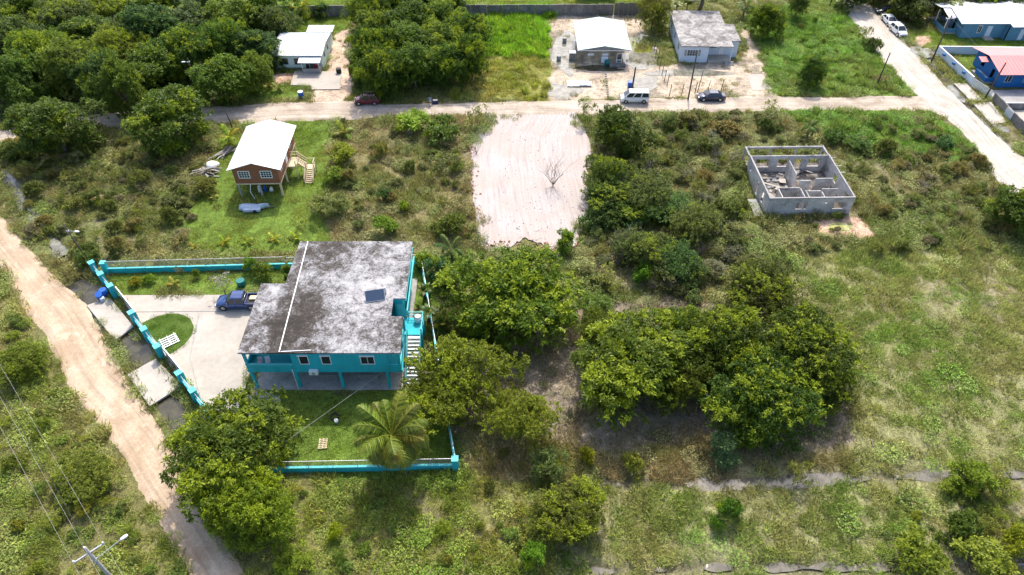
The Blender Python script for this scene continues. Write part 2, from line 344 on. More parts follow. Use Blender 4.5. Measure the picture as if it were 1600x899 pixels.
ditches = [(W([(6, 262), (40, 320), (75, 365), (97, 398)]), 1.15, .5, -.2), (W([(120, 437), (150, 470), (172, 500), (213, 548), (240, 598), (275, 640), (300, 680), (330, 730)]), 1.75, .6, -.28),
           (W([(1432, 66), (1465, 108), (1500, 150), (1540, 195), (1575, 230), (1600, 252), (1640, 290)]), 1.0, .4, -.2),
           (W([(945, 757), (1160, 757), (1300, 748), (1480, 742), (1640, 741)]), .9, .24, -.10), (W([(925, 894), (1100, 886), (1300, 885), (1480, 889), (1640, 880)]), .9, .28, -.12)]
def dist_poly(x, y, pts):
    best = np.full(x.shape, 1e9)
    for (ax, ay), (bx, by) in zip(pts[:-1], pts[1:]):
        dx, dy = bx - ax, by - ay; t = np.clip(((x - ax) * dx + (y - ay) * dy) / (dx * dx + dy * dy), 0, 1)
        best = np.minimum(best, np.hypot(x - ax - t * dx, y - ay - t * dy))
    return best
# land cover, later entries win
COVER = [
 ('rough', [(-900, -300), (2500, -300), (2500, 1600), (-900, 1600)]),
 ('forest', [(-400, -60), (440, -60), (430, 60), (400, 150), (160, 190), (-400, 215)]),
 ('scrub', [(-200, 195), (330, 190), (345, 250), (300, 400), (160, 408), (110, 440), (-200, 330)]),
 ('lawn', [(345, 215), (455, 188), (545, 192), (515, 260), (500, 330), (545, 395), (300, 398), (262, 375), (330, 262)]),
 ('scrub2', [(520, 183), (762, 183), (735, 215), (746, 390), (640, 410), (545, 395), (500, 335), (520, 255)]),
 ('scrub', [(925, 178), (1440, 172), (1500, 203), (1570, 293), (1620, 320), (1620, 405), (1200, 402), (1180, 480), (900, 480), (905, 390), (930, 320)]),
 ('lush', [(1225, 172), (1448, 174), (1500, 203), (1540, 255), (1500, 262), (1420, 235), (1300, 225)]),
 ('field', [(1190, 392), (1640, 392), (1640, 900), (1640, 960), (840, 960), (850, 880), (950, 765), (1310, 735), (1345, 600), (1290, 450)]),
 ('drygrass', [(720, 660), (880, 690), (1330, 680), (1320, 738), (960, 752), (870, 760), (720, 745)]), ('litter', [(815, 480), (905, 465), (1190, 475), (1270, 500), (1320, 590), (1325, 690), (1290, 700), (1100, 690), (905, 695), (860, 690), (790, 600), (700, 690), (700, 600)]),
 ('bottom', [(400, 745), (715, 742), (850, 745), (900, 800), (850, 900), (850, 960), (380, 960), (380, 880)]),
 ('verge', [(-300, 440), (0, 432), (70, 528), (170, 678), (300, 900), (330, 960), (-300, 1100)]),
 ('lawn', [(168, 426), (458, 418), (655, 410), (690, 480), (640, 480), (450, 446), (420, 462), (186, 462)]),
 ('lawn', [(392, 606), (655, 606), (705, 660), (714, 738), (450, 741), (372, 640)]),
 ('tallgrass', [(770, 8), (858, 8), (858, 95), (740, 90), (755, 40)]), ('yellowgrass', [(745, 88), (858, 92), (858, 156), (700, 158)]),
 ('lush', [(1160, 28), (1308, -20), (1436, 150), (1212, 150), (1195, 95)]),
 ('lawn', [(1418, 45), (1640, 45), (1640, 78), (1488, 80), (1440, 76), (1412, 62)]), ('lawn', [(1488, 82), (1545, 80), (1545, 135), (1525, 122)]),
 ('lawn', [(440, 12), (-100, -80), (1000, -80), (1000, 10)]),
 ('lawn', [(430, 40), (560, 15), (530, 60), (515, 52), (425, 52)]), ('lawn', [(390, 135), (460, 135), (462, 155), (380, 160)]),
 ('yard', [(858, 24), (1000, 20), (1030, 100), (1160, 95), (1158, 40), (1165, 45), (1212, 150), (1050, 153), (857, 156)]),
 ('path', [(522, 55), (552, 42), (552, 118), (540, 158), (485, 160), (485, 142), (512, 112)]),
 ('soil', [(1292, 340), (1340, 335), (1362, 362), (1345, 376), (1300, 366), (1270, 350)]),
 ('soil', [(416, 118), (462, 116), (455, 130), (415, 130)]), ('soil', [(372, 612), (425, 612), (428, 640), (405, 660), (365, 645)]),
 ('soil', [(1428, 58), (1455, 55), (1462, 66), (1432, 72)]), ('path', [(1405, 22), (1450, 24), (1448, 33), (1408, 30)]),
]
names = []
for k, _ in COVER:
    if k not in names: names.append(k)
def cover(x, y, warp=1.0):
    px, py = toPx(x + (fbm(x, y, 5, 1, 3) - .5) * 3.2 * warp, y + (fbm(x, y, 5, 7, 3) - .5) * 3.2 * warp)
    c = np.zeros(x.shape, int)
    for k, poly in COVER: c[inpoly(px, py, poly)] = names.index(k)
    return c
def is_hard(x, y, grow=0.0):
    xx = x + (vnoise(x, y, 1.3, 4) - .5) * .9; yy = y + (vnoise(x, y, 1.3, 9) - .5) * .9
    m = np.zeros(x.shape, bool)
    for p in roadpolys[:-1]: m |= inpoly(xx, yy, p)
    m |= inpoly(x + (fbm(x, y, 3, 61) - .5) * 5, y + (fbm(x, y, 3, 66) - .5) * 7, roadpolys[-1])
    for p in hard: m |= inpoly(x, y, p)
    for a, b, c, d in rects: m |= (x > a) & (x < b) & (y > c) & (y < d)
    return m
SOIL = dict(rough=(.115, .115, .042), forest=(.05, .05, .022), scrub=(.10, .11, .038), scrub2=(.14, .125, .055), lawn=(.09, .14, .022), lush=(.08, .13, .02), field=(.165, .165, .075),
            litter=(.18, .15, .11), drygrass=(.16, .145, .07), bottom=(.12, .12, .04), verge=(.125, .12, .045), tallgrass=(.09, .16, .015), yellowgrass=(.16, .16, .04), yard=(.38, .31, .235), path=(.42, .32, .24), soil=(.40, .27, .19))
SOILv = np.array([SOIL[k] for k in names])
gx = np.arange(-135, 135.01, .5); gy = np.arange(4, 176.01, .5); X, Y = np.meshgrid(gx, gy); x = X.ravel(); y = Y.ravel()
cv = cover(x, y); hd = is_hard(x, y)
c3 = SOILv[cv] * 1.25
n1 = fbm(x, y, 9, 2); n2 = fbm(x, y, 2.2, 5); n3 = vnoise(x, y, .9, 8)
c3 *= (.70 + .6 * n2)[:, None] * (.8 + .4 * n3)[:, None]
dryf = smooth(.52, .68, n1) * np.isin(cv, [names.index(k) for k in ('rough', 'scrub', 'scrub2', 'field', 'bottom', 'verge')])
c3 = c3 * (1 - .5 * dryf[:, None]) + np.array((.25, .205, .14)) * (.5 * dryf * (.7 + .6 * n2))[:, None]
wet = (cv == names.index('yard')) * smooth(.48, .56, fbm(x, y, 7, 12))
c3 = c3 * (1 - .65 * wet[:, None]) + np.array((.13, .125, .09)) * (.65 * wet)[:, None]
z = (fbm(x, y, 3, 3) - .6) * .22 * np.isin(cv, [names.index(k) for k in ('rough', 'scrub', 'scrub2', 'field', 'litter', 'bottom', 'verge', 'forest', 'lush')])
hdz = np.zeros(x.shape, bool)
for p in roadpolys: hdz |= inpoly(x, y, p)
for p in hard: hdz |= inpoly(x, y, p)
z = np.where(hdz, -.06, np.minimum(z, .03))
for pts, w, dep, wz in ditches:
    d = dist_poly(x, y, pts); f = 1 - smooth(w * .35, w * 1.1, d); z = z * (1 - f) - dep * f
    c3 = c3 * (1 - .6 * f[:, None]) + np.array((.12, .105, .075)) * (.6 * f)[:, None]
rim = (x < -134) | (x > 134) | (y < 5) | (y > 175); z = np.where(rim, -.05, z)
nx, ny = len(gx), len(gy); ii = (np.arange(ny - 1)[:, None] * nx + np.arange(nx - 1)[None]).ravel()
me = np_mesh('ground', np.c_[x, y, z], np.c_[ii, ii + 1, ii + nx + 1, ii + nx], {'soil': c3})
def soilmat():
    m, n, l = newmat('soil'); b = n['Principled BSDF']; at = n.new('ShaderNodeAttribute'); at.attribute_name = 'soil'
    tc = n.new('ShaderNodeTexCoord'); f = noise(n, l, tc.outputs['Object'], 1.6, 8, .75); f2 = noise(n, l, tc.outputs['Object'], 6, 5, .7)
    r = ramp(n, [(.30, (.42,) * 3), (.70, (1.5,) * 3)]); l.new(f.outputs[0], r.inputs[0]); cc = mixc(n, l, 1.0, at.outputs['Color'], r.outputs[0], 'MULTIPLY')
    r2 = ramp(n, [(.32, (.45,) * 3), (.68, (1.5,) * 3)]); l.new(f2.outputs[0], r2.inputs[0]); cc = mixc(n, l, 1.0, cc, r2.outputs[0], 'MULTIPLY')
    l.new(cc, b.inputs['Base Color']); b.inputs['Roughness'].default_value = .95; b.inputs['Specular IOR Level'].default_value = .15
    bp = n.new('ShaderNodeBump'); bp.inputs['Distance'].default_value = .12; bp.inputs['Strength'].default_value = .6; l.new(f2.outputs[0], bp.inputs['Height']); l.new(bp.outputs[0], b.inputs['Normal'])
    return m
tag(link('ground', me, soilmat(), None, True), 'overgrown grassy ground with bare and muddy patches', None, None, 'structure')
o = MB().add([(-900, -700, -.7), (900, -700, -.7), (900, 1100, -.7), (-900, 1100, -.7)], [(0, 1, 2, 3)]).build('terrain', mottled('far_ground', [(.3, (.06, .075, .025)), (.5, (.11, .12, .045)), (.7, (.17, .16, .08))], .05, .3, 12)); tag(o, kind='structure')

def ribbon(name, A, B, mat, nlen, ncr, zf, jit=.35, label=None, ragged=False):
    a = resample(A, nlen); b = resample(B, nlen); t = np.linspace(0, 1, ncr)
    P = a[:, None, :] * (1 - t)[None, :, None] + b[:, None, :] * t[None, :, None]
    wd = (b - a) / np.maximum(np.hypot(*(b - a).T), .1)[:, None]
    P[:, 0] += wd * ((fbm(a[:, 0], a[:, 1], 2.2, 21) - .5) * 4 * jit)[:, None]; P[:, -1] += wd * ((fbm(b[:, 0], b[:, 1], 2.2, 33) - .5) * 4 * jit)[:, None]
    if ragged:
        t2 = np.linspace(0, 1, nlen)[:, None]; P[..., 1] += (fbm(P[..., 0], P[..., 1], 2.2, 71) - .45) * 6 * smooth(.8, 1, t2)
    zz = zf(P[..., 0], P[..., 1], np.broadcast_to(t[None], P.shape[:2]))
    v = np.c_[P.reshape(-1, 2), zz.ravel()]; ii = (np.arange(nlen - 1)[:, None] * ncr + np.arange(ncr - 1)[None]).ravel()
    q = np.c_[ii, ii + ncr, ii + ncr + 1, ii + 1]
    p0, p1, p2 = v[q[0, 0]], v[q[0, 1]], v[q[0, 2]]
    if np.cross(p1 - p0, p2 - p0)[2] < 0: q = q[:, ::-1]
    al = np.r_[0, np.cumsum(np.hypot(*np.diff((a + b) / 2, axis=0).T))]; wdt = np.hypot(*(b - a).T)
    uv = np.stack([np.broadcast_to(t[None], P.shape[:2]) * wdt[:, None], np.broadcast_to(al[:, None], P.shape[:2]), np.zeros(P.shape[:2])], -1).reshape(-1, 3)
    o = link(name, np_mesh(name, v, q, {'lane': uv}), mat, None, True); return tag(o, label, None, None, 'structure')
def roadz(base):
    def f(x, y, t):
        e = np.minimum(t, 1 - t); crown = smooth(0, .10, e) * .10 - .05
        rut = -.035 * (np.exp(-((t - .3) / .05) ** 2) + np.exp(-((t - .7) / .05) ** 2))
        return base + crown + rut + (fbm(x, y, 2.5, 15) - .5) * .05 * smooth(0, .2, e)
    return f
def streaks(n, l, sx, sy, scale=1.0):
    at = n.new('ShaderNodeAttribute'); at.attribute_name = 'lane'; mp = n.new('ShaderNodeMapping'); mp.inputs['Scale'].default_value = (sx, sy, 1); l.new(at.outputs['Vector'], mp.inputs[0]); return noise(n, l, mp.outputs[0], scale, 6, .65, .15)
def roadmat(name, lo, mid, hi, sc=.25):
    m, n, l = newmat(name); b = n['Principled BSDF']; tc = n.new('ShaderNodeTexCoord'); co = tc.outputs['Object']
    a = noise(n, l, co, sc, 8, .6, .6); f = noise(n, l, co, 3.5, 8, .75); p = noise(n, l, co, .9, 4, .5, 1.2)
    r = ramp(n, [(.3, lo), (.5, mid), (.68, hi)]); l.new(a.outputs[0], r.inputs[0])
    r2 = ramp(n, [(.25, (.72,) * 3), (.75, (1.22,) * 3)]); l.new(f.outputs[0], r2.inputs[0]); cc = mixc(n, l, 1.0, r.outputs[0], r2.outputs[0], 'MULTIPLY')
    r3 = ramp(n, [(.60, (0,) * 3), (.70, (.55,) * 3)]); l.new(p.outputs[0], r3.inputs[0]); cc = mixc(n, l, r3.outputs[0], cc, tuple(min(1, h * 1.15) for h in hi))
    st = streaks(n, l, 1.5, .06); r4 = ramp(n, [(.3, (.72,) * 3), (.5, (1,) * 3), (.72, (1.2,) * 3)]); l.new(st.outputs[0], r4.inputs[0]); cc = mixc(n, l, 1.0, cc, r4.outputs[0], 'MULTIPLY')
    l.new(cc, b.inputs['Base Color']); b.inputs['Roughness'].default_value = .95; b.inputs['Specular IOR Level'].default_value = .15
    bp = n.new('ShaderNodeBump'); bp.inputs['Distance'].default_value = .06; bp.inputs['Strength'].default_value = .6; l.new(f.outputs[0], bp.inputs['Height']); l.new(bp.outputs[0], b.inputs['Normal'])
    return m
rd_w = roadmat('tan_dirt_road', (.35, .255, .17), (.44, .335, .235), (.51, .415, .31)); rd_c = roadmat('grey_dirt_road', (.28, .225, .17), (.41, .345, .275), (.50, .435, .36)); rd_e = roadmat('pale_dirt_road', (.40, .35, .29), (.46, .42, .36), (.52, .48, .43))
ribbon('dirt_road', *road_edges['west'], rd_w, 260, 21, roadz(.0), .2, label='wide tan dirt road with pale potholes along the turquoise fence')
ribbon('dirt_road', *road_edges['cross'], rd_c, 420, 17, roadz(.012), label='rutted grey dirt road crossing in front of the parked cars')
ribbon('dirt_road', *road_edges['east'], rd_e, 260, 19, roadz(.024), label='pale graded dirt road past the red roofed house')
def lotz(x, y, t):
    e = np.minimum(t, 1 - t); tr = np.sin(x * 2 * math.pi / .62 + vnoise(x, y, 6, 2) * 3) * .022 * smooth(.35, .6, vnoise(x, y, 5, 6) + .15)
    return .035 + tr + (fbm(x, y, 1.6, 18) - .5) * .035 + .10 * np.exp(-((e - .03) / .03) ** 2) - .12 * (e < .001)
def lotmat():
    m, n, l = newmat('white_marl_fill'); b = n['Principled BSDF']; tc = n.new('ShaderNodeTexCoord'); a = streaks(n, l, 2.6, .12); big = noise(n, l, tc.outputs['Object'], .22, 5, .6, .5); f = noise(n, l, tc.outputs['Object'], 3, 8, .75)
    r = ramp(n, [(.28, (.28, .225, .20)), (.42, (.385, .345, .325)), (.62, (.435, .40, .38))]); l.new(a.outputs[0], r.inputs[0])
    r2 = ramp(n, [(.27, (.62,) * 3), (.45, (1,) * 3), (.75, (1.1,) * 3)]); l.new(f.outputs[0], r2.inputs[0]); cc = mixc(n, l, 1.0, r.outputs[0], r2.outputs[0], 'MULTIPLY'); r5 = ramp(n, [(.40, (0,) * 3), (.62, (.45,) * 3)]); l.new(big.outputs[0], r5.inputs[0]); cc = mixc(n, l, r5.outputs[0], cc, (.40, .31, .255))
    l.new(cc, b.inputs['Base Color']); b.inputs['Roughness'].default_value = .95
    bp = n.new('ShaderNodeBump'); bp.inputs['Distance'].default_value = .08; bp.inputs['Strength'].default_value = .6; l.new(f.outputs[0], bp.inputs['Height']); l.new(bp.outputs[0], b.inputs['Normal'])
    return m
ribbon('cleared_lot', lotL, lotR, lotmat(), 130, 110, lotz, .2, 'freshly filled white marl lot with tyre tracks', True)
# water
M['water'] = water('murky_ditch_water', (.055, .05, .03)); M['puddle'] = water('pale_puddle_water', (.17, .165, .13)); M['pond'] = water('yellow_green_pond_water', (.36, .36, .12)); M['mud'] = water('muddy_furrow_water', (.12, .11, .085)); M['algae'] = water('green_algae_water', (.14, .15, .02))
def strip_of(pts, w, n, cut=.2):
    p = resample(pts, n); d = np.gradient(p, axis=0); d /= np.hypot(*d.T)[:, None]; nn = np.c_[-d[:, 1], d[:, 0]]
    ww = (w * np.clip((fbm(p[:, 0], p[:, 1], 5, 40) - cut) * 4, .02, 1.1))[:, None]; return p + nn * ww, p - nn * ww
for (pts, w, dep, wz), mt, lb in zip(ditches, ('puddle', 'water', 'puddle', 'mud', 'mud'), ('narrow ditch of standing grey water', 'murky roadside ditch under the driveway bridges', 'shallow ditch beside the pale road', 'muddy furrow with standing water across the field', 'wet furrow along the near edge of the field')):
    a, b = strip_of(pts, w * .72, 160, .18 if w > 1.05 else .40); ribbon('ditch_water', [tuple(q) for q in a], [tuple(q) for q in b], M[mt], 160, 4, lambda x, y, t, wz=wz, c_=.18 if w > 1.05 else .40: np.where(fbm(x, y, 5, 40) < c_ + .05, wz - .5, wz), 0, lb)
def blob(cx, cy, rx, ry, sd, n=40):
    r = random.Random(sd); ph = [r.uniform(0, 6.28) for _ in range(5)]
    return [(cx + rx * math.cos(t) * k, cy + ry * math.sin(t) * k) for t in (2 * math.pi * i / n for i in range(n)) for k in (1 + .16 * math.sin(2 * t + ph[0]) + .12 * math.sin(3 * t + ph[1]) + .08 * math.sin(5 * t + ph[2]) + .05 * math.sin(9 * t + ph[3]),)]
def flat(name, poly, zz, mat, label=None):
    o = MB().add([(a, b, zz) for a, b in poly], [tuple(range(len(poly)))]).build(name, mat)
    if o.data.polygons[0].normal.z < 0: o.data.flip_normals()
    return tag(o, label, None, None, 'structure')
for i, (px, py, rx, ry, mt, lb) in enumerate([(883, 82, 2.6, 7.5, 'puddle', 'flood water left of the grey block house'), (1000, 92, 3.3, 4.5, 'puddle', 'flood water right of the grey block house'), (1003, 68, 2.8, 3.6, 'algae', 'green algae pool behind the fence posts'),
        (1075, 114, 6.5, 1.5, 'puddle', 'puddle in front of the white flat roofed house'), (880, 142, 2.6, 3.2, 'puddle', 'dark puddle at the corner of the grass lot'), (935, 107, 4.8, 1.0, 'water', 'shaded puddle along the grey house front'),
        (1005, 130, 3.2, 2.2, 'puddle', 'puddle behind the white van'), (1443, 82, 2.0, 2.4, 'puddle', 'puddle at the foot of the tall pole'), (1505, 172, .9, 1.6, 'puddle', 'puddle beside the stepped slab bridge'), (1563, 200, 1.0, 1.5, 'puddle', 'puddle by the dark block wall')]):
    flat('puddle', blob(*G(px, py), rx, ry, i), .034 + .002 * i, M[mt], lb)
flat('pond', blob(*G(1312, 355), 1.9, .75, 77), .05, M['pond'], 'small yellow green pool in the dug soil')
# driveway of three slabs, grass island, bridges
dr = [W([(186, 462), (424, 461), (424, 486), (312, 487), (205, 488)]), W([(206, 489), (311, 488), (296, 560), (317, 644)]), W([(313, 488), (424, 487), (424, 540), (394, 575), (372, 640), (319, 645), (297.5, 560)])]
dw = MB().prism(drive, -.04, .02).build('driveway', M['concrete_grey']); tag(dw, 'pale concrete driveway inside the turquoise fence', None, None, 'structure')
for i, p in enumerate(dr): MB().prism(p, .015, .055).build('slab', M['concrete'], dw)
i0, i1 = Vector(G(222, 506)), Vector(G(262, 556)); dd = (i1 - i0); ce = (i0 + i1) / 2; nr = Vector((dd.y, -dd.x)).normalized()
if nr.x < 0: nr = -nr
isl = [tuple(ce - dd / 2 * math.cos(t) + nr * (4.3 * math.sin(t) ** .8 if math.sin(t) > 0 else 0)) for t in np.linspace(0, math.pi, 26)]
gi = MB().prism(isl, .02, .10).build('grass_island', mottled('lawn_soil', [(.3, (.05, .09, .012)), (.7, (.09, .15, .02))], 1.5, .3, 5)); tag(gi, 'half round lawn island set in the driveway', None, None, 'structure')
def slabthing(nm, poly, z0, z1, mat, label):
    o = MB().prism(poly, z0, z1).build(nm, mat, bevel=.03); return tag(o, label, None, None, 'structure')
slabthing('bridge_slab', bridge1, -.12, .10, M['slab'], 'concrete slab bridge over the ditch at the upper gate')
slabthing('bridge_slab', bridge2, -.12, .10, M['slab'], 'concrete slab bridge over the ditch at the lower gate')
pd = MB().prism(mintpad, -.02, .14).build('concrete_pad', M['concrete'], bevel=.02); tag(pd, 'pale concrete forecourt of the mint house', None, None, 'structure')
flat('concrete_pad', W([(1166, 117), (1192, 116), (1206, 140), (1176, 142)]), .04, M['concrete'], 'pale concrete patch right of the white flat roofed house')

# ------------------------------------------------------------------ grass and weeds: scattered tufts
PC = bpy.data.collections.new('tufts')
def proto(name, nb, rad, h, w, lean, sd, straw=.1, leaf=False):
    r = np.random.RandomState(sd); a = r.rand(nb) * 6.283; q = np.sqrt(r.rand(nb)) * rad; bx = np.c_[q * np.cos(a), q * np.sin(a)]
    hh = h * (.5 + r.rand(nb)); th = r.rand(nb) * 6.283; ln = lean * (.3 + r.rand(nb)) * hh; d = np.c_[np.cos(th), np.sin(th)]; sdv = np.c_[-d[:, 1], d[:, 0]] * (w * (.6 + .8 * r.rand(nb)))[:, None]
    if leaf:                                   # broad leaf: quad in the air
        zc = hh; b0 = np.c_[bx, zc]; tip = np.c_[bx + d * ln[:, None], zc - hh * .15 * r.rand(nb) + .3 * ln]; md = (b0 + tip) / 2; md[:, 2] += .04
        v = np.stack([b0, md + np.c_[sdv, np.zeros(nb)], tip, md - np.c_[sdv, np.zeros(nb)]], 1).reshape(-1, 3); k = 4
    else:
        b0 = np.c_[bx, np.full(nb, -.03)]; tip = np.c_[bx + d * ln[:, None], hh]
        v = np.stack([b0 - np.c_[sdv, np.zeros(nb)], b0 + np.c_[sdv, np.zeros(nb)], tip], 1).reshape(-1, 3); k = 3
    rn = np.repeat(r.rand(nb), k); tp = np.repeat((r.rand(nb) < straw) * .8, k)
    me = np_mesh(name, v, np.arange(nb * k).reshape(-1, k), {'rnd': rn, 'tip': tp}); me.materials.append(M['grass'])
    o = bpy.data.objects.new(name, me); PC.objects.link(o); return o
P_lawn = [proto('aa%d' % i, 130, .75, .09, .028, .8, i, .03) for i in range(3)]
P_mead = [proto('ba%d' % i, 90, .70, .32, .035, .8, 10 + i, .10) for i in range(4)]
P_tall = [proto('ca%d' % i, 90, .60, .75, .045, .7, 20 + i, .05) for i in range(3)]
P_dry = [proto('da%d' % i, 55, .75, .22, .022, 1.6, 30 + i, .35) for i in range(3)]
P_weed = [proto('ea%d' % i, 170, .8, .22, .038, .7, 40 + i, .03, True) for i in range(4)]
def scatter(name, label, pts, colr, sc, protos, seed):
    n = len(pts); r = np.random.RandomState(seed)
    me = bpy.data.meshes.new(name); me.vertices.add(n); me.vertices.foreach_set('co', pts.astype(np.float32).ravel())
    for nm, ty, arr, key in (('col', 'FLOAT_COLOR', np.c_[colr, np.ones(n)], 'color'), ('sc', 'FLOAT', sc, 'value'), ('rz', 'FLOAT', r.rand(n) * 6.283, 'value'), ('pick', 'INT', r.randint(0, len(protos), n), 'value')):
        a = me.attributes.new(nm, ty, 'POINT'); a.data.foreach_set(key, np.ascontiguousarray(arr, np.int32 if ty == 'INT' else np.float32).ravel())
    me.update(); o = link(name, me); tag(o, label, None, None, 'stuff')
    sub = bpy.data.collections.new(name + '_tufts')
    for p in protos: sub.objects.link(p)
    ng = bpy.data.node_groups.new(name, 'GeometryNodeTree'); ng.interface.new_socket('Geometry', in_out='INPUT', socket_type='NodeSocketGeometry'); ng.interface.new_socket('Geometry', in_out='OUTPUT', socket_type='NodeSocketGeometry')
    N = ng.nodes; L = ng.links; gi_ = N.new('NodeGroupInput'); go = N.new('NodeGroupOutput'); ip = N.new('GeometryNodeInstanceOnPoints'); ci = N.new('GeometryNodeCollectionInfo')
    ci.inputs['Collection'].default_value = sub; ci.inputs['Separate Children'].default_value = True; ci.inputs['Reset Children'].default_value = True
    def att(nm, ty):
        a = N.new('GeometryNodeInputNamedAttribute'); a.data_type = ty; a.inputs['Name'].default_value = nm; return a.outputs[0]
    cx = N.new('ShaderNodeCombineXYZ'); L.new(att('rz', 'FLOAT'), cx.inputs[2])
    L.new(gi_.outputs[0], ip.inputs['Points']); L.new(ci.outputs[0], ip.inputs['Instance']); ip.inputs['Pick Instance'].default_value = True
    L.new(att('pick', 'INT'), ip.inputs['Instance Index']); L.new(cx.outputs[0], ip.inputs['Rotation']); L.new(att('sc', 'FLOAT'), ip.inputs['Scale']); L.new(ip.outputs[0], go.inputs[0])
    md = o.modifiers.new('scatter', 'NODES'); md.node_group = ng; return o
#                     lawn mead tall dry weed   (tufts per m2)
DENS = dict(rough=(0, 1.6, 0, .5, .55), forest=(0, .3, 0, .3, .6), scrub=(0, 1.5, .05, .35, 1.0), scrub2=(0, 1.5, .03, .6, .55), lawn=(1.9, .12, 0, 0, .03), lush=(0, 1.8, .12, .1, .5), field=(0, 1.8, 0, 1.3, .12),
            litter=(0, .55, 0, .95, .15), drygrass=(0, 1.5, 0, 1.2, .15), bottom=(0, 1.5, 0, .35, .75), verge=(0, 1.5, .05, .4, .6), tallgrass=(0, .8, 1.7, 0, 0), yellowgrass=(0, 1.6, .1, .7, .1), yard=(0, .05, 0, .12, .01), path=(0, .06, 0, .1, 0), soil=(0, .04, 0, .08, 0))
PAL = dict(rough=((.13, .17, .035), (.20, .19, .065)), forest=((.05, .09, .02), (.09, .11, .03)), scrub=((.125, .16, .03), (.23, .20, .08)), scrub2=((.14, .16, .035), (.235, .195, .085)), lawn=((.125, .19, .018), (.215, .22, .05)),
           lush=((.10, .20, .022), (.17, .20, .045)), field=((.135, .21, .032), (.235, .235, .075)), litter=((.14, .15, .05), (.22, .18, .11)), drygrass=((.17, .18, .045), (.27, .215, .10)), bottom=((.15, .205, .025), (.23, .225, .05)), verge=((.16, .21, .03), (.25, .23, .075)),
           tallgrass=((.12, .26, .012), (.18, .28, .02)), yellowgrass=((.19, .22, .03), (.28, .25, .06)), yard=((.14, .16, .03), (.25, .21, .11)), path=((.15, .17, .04), (.3, .24, .15)), soil=((.15, .17, .04), (.3, .24, .15)))
PALv = np.array([PAL[k] for k in names]); DV = np.array([DENS[k] for k in names])
rr = np.random.RandomState(11); GR = 1.65
# plan outline of the surveyed area (a margin beyond what the plan shows keeps growing)
def sample(n):
    yy = 12 + 150 * rr.rand(n); half = 22 + .62 * (yy + 22); xx = (rr.rand(n) * 2 - 1) * 135; k = np.abs(xx) < half + 12
    return xx[k], yy[k]
for j, (nm, lb, pr, smin, smax) in enumerate([('lawn_grass', 'short bright green lawn grass in the house yards', P_lawn, .8, 1.3), ('meadow_grass', 'knee high olive grass over the open lots', P_mead, .6, 1.5), ('tall_grass', 'tall bright green grass in the far vacant lot', P_tall, .8, 1.4),
                                           ('dry_grass', 'straw coloured dry stalks over the mown field', P_dry, .6, 1.4), ('leafy_weeds', 'low leafy weeds in the overgrown lots', P_weed, .5, 1.5)]):
    mx = DV[:, j].max(); xx, yy = sample(int(mx * 270 * 150)); k = cover(xx, yy); den = DV[k, j].copy()
    clump = fbm(xx, yy, 4, 50 + j); den *= .25 + 1.5 * smooth(.32, .68, clump)
    if nm == 'dry_grass': den *= .4 + 1.3 * smooth(.4, .65, fbm(xx, yy, 9, 2))
    keep = (rr.rand(len(xx)) < den / mx * .8) & ~is_hard(xx, yy)
    for pts, w, dep, wz in ditches: keep &= dist_poly(xx, yy, pts) > w * .55
    for r_ in hard: keep &= ~inpoly(xx, yy, r_)
    xx, yy, k = xx[keep], yy[keep], k[keep]
    f = np.clip(smooth(.3, .72, fbm(xx, yy, 6, 60)) * .75 + .35 * rr.rand(len(xx)) + (.25 if nm == 'dry_grass' else -.05), 0, 1)
    cc = PALv[k, 0] * (1 - f)[:, None] + PALv[k, 1] * f[:, None]; cc *= GR * (.7 + .6 * rr.rand(len(xx)))[:, None]
    if nm == 'leafy_weeds': cc *= np.array((.8, .95, .9))
    s_ = smin + (smax - smin) * rr.rand(len(xx)) ** 1.5 * (.6 + .8 * vnoise(xx, yy, 3, 70))
    scatter(nm, lb, np.c_[xx, yy, np.full(len(xx), .0)], cc, s_, pr, j); print(nm, len(xx))
n = 260; t = rr.rand(n); q = np.sqrt(rr.rand(n)); cen = np.array(tuple(ce + nr * 1.6)); pp = cen + (rr.rand(n, 2) - .5) * 9; pp = pp[inpoly(pp[:, 0], pp[:, 1], isl)]
scatter('lawn_grass', 'short lawn grass on the half round driveway island', np.c_[pp, np.full(len(pp), .10)], np.tile((.12, .22, .015), (len(pp), 1)) * (.7 + .6 * rr.rand(len(pp)))[:, None], np.full(len(pp), .7), P_lawn, 9)
# ================================================================== TREES, SHRUBS, PALMS
def leaf_cloud(centers, normals, nleaf, ll, lw, spread, r, tips, droop=.25):
    """rosettes of leaves at the twig ends"""
    n = len(centers) * nleaf; c = np.repeat(centers, nleaf, 0); nm = np.repeat(normals, nleaf, 0); tp = np.repeat(tips, nleaf)
    d = nm * .55 + r.normal(size=(n, 3)) * .75; d[:, 2] -= droop * .4; d /= np.linalg.norm(d, axis=1)[:, None]
    p = c + r.normal(size=(n, 3)) * spread
    up = np.cross(d, r.normal(size=(n, 3)) * .6 + np.array((0, 0, 1.)) ); up /= np.maximum(np.linalg.norm(up, axis=1), 1e-4)[:, None]
    L = (ll * (.6 + .8 * r.rand(n)))[:, None]; Wd = (lw * (.7 + .6 * r.rand(n)))[:, None]
    tip = p + d * L; tip[:, 2] -= droop * L[:, 0] * .5; mid = p + d * L * .5
    v = np.stack([p, mid + up * Wd, tip, mid - up * Wd], 1).reshape(-1, 3)
    rn = np.repeat(r.rand(len(centers)) * .65, nleaf) + r.rand(n) * .35
    return v, np.repeat(rn, 4), np.repeat(np.clip(tp * (.35 + .65 * r.rand(n)), 0, 1), 4)
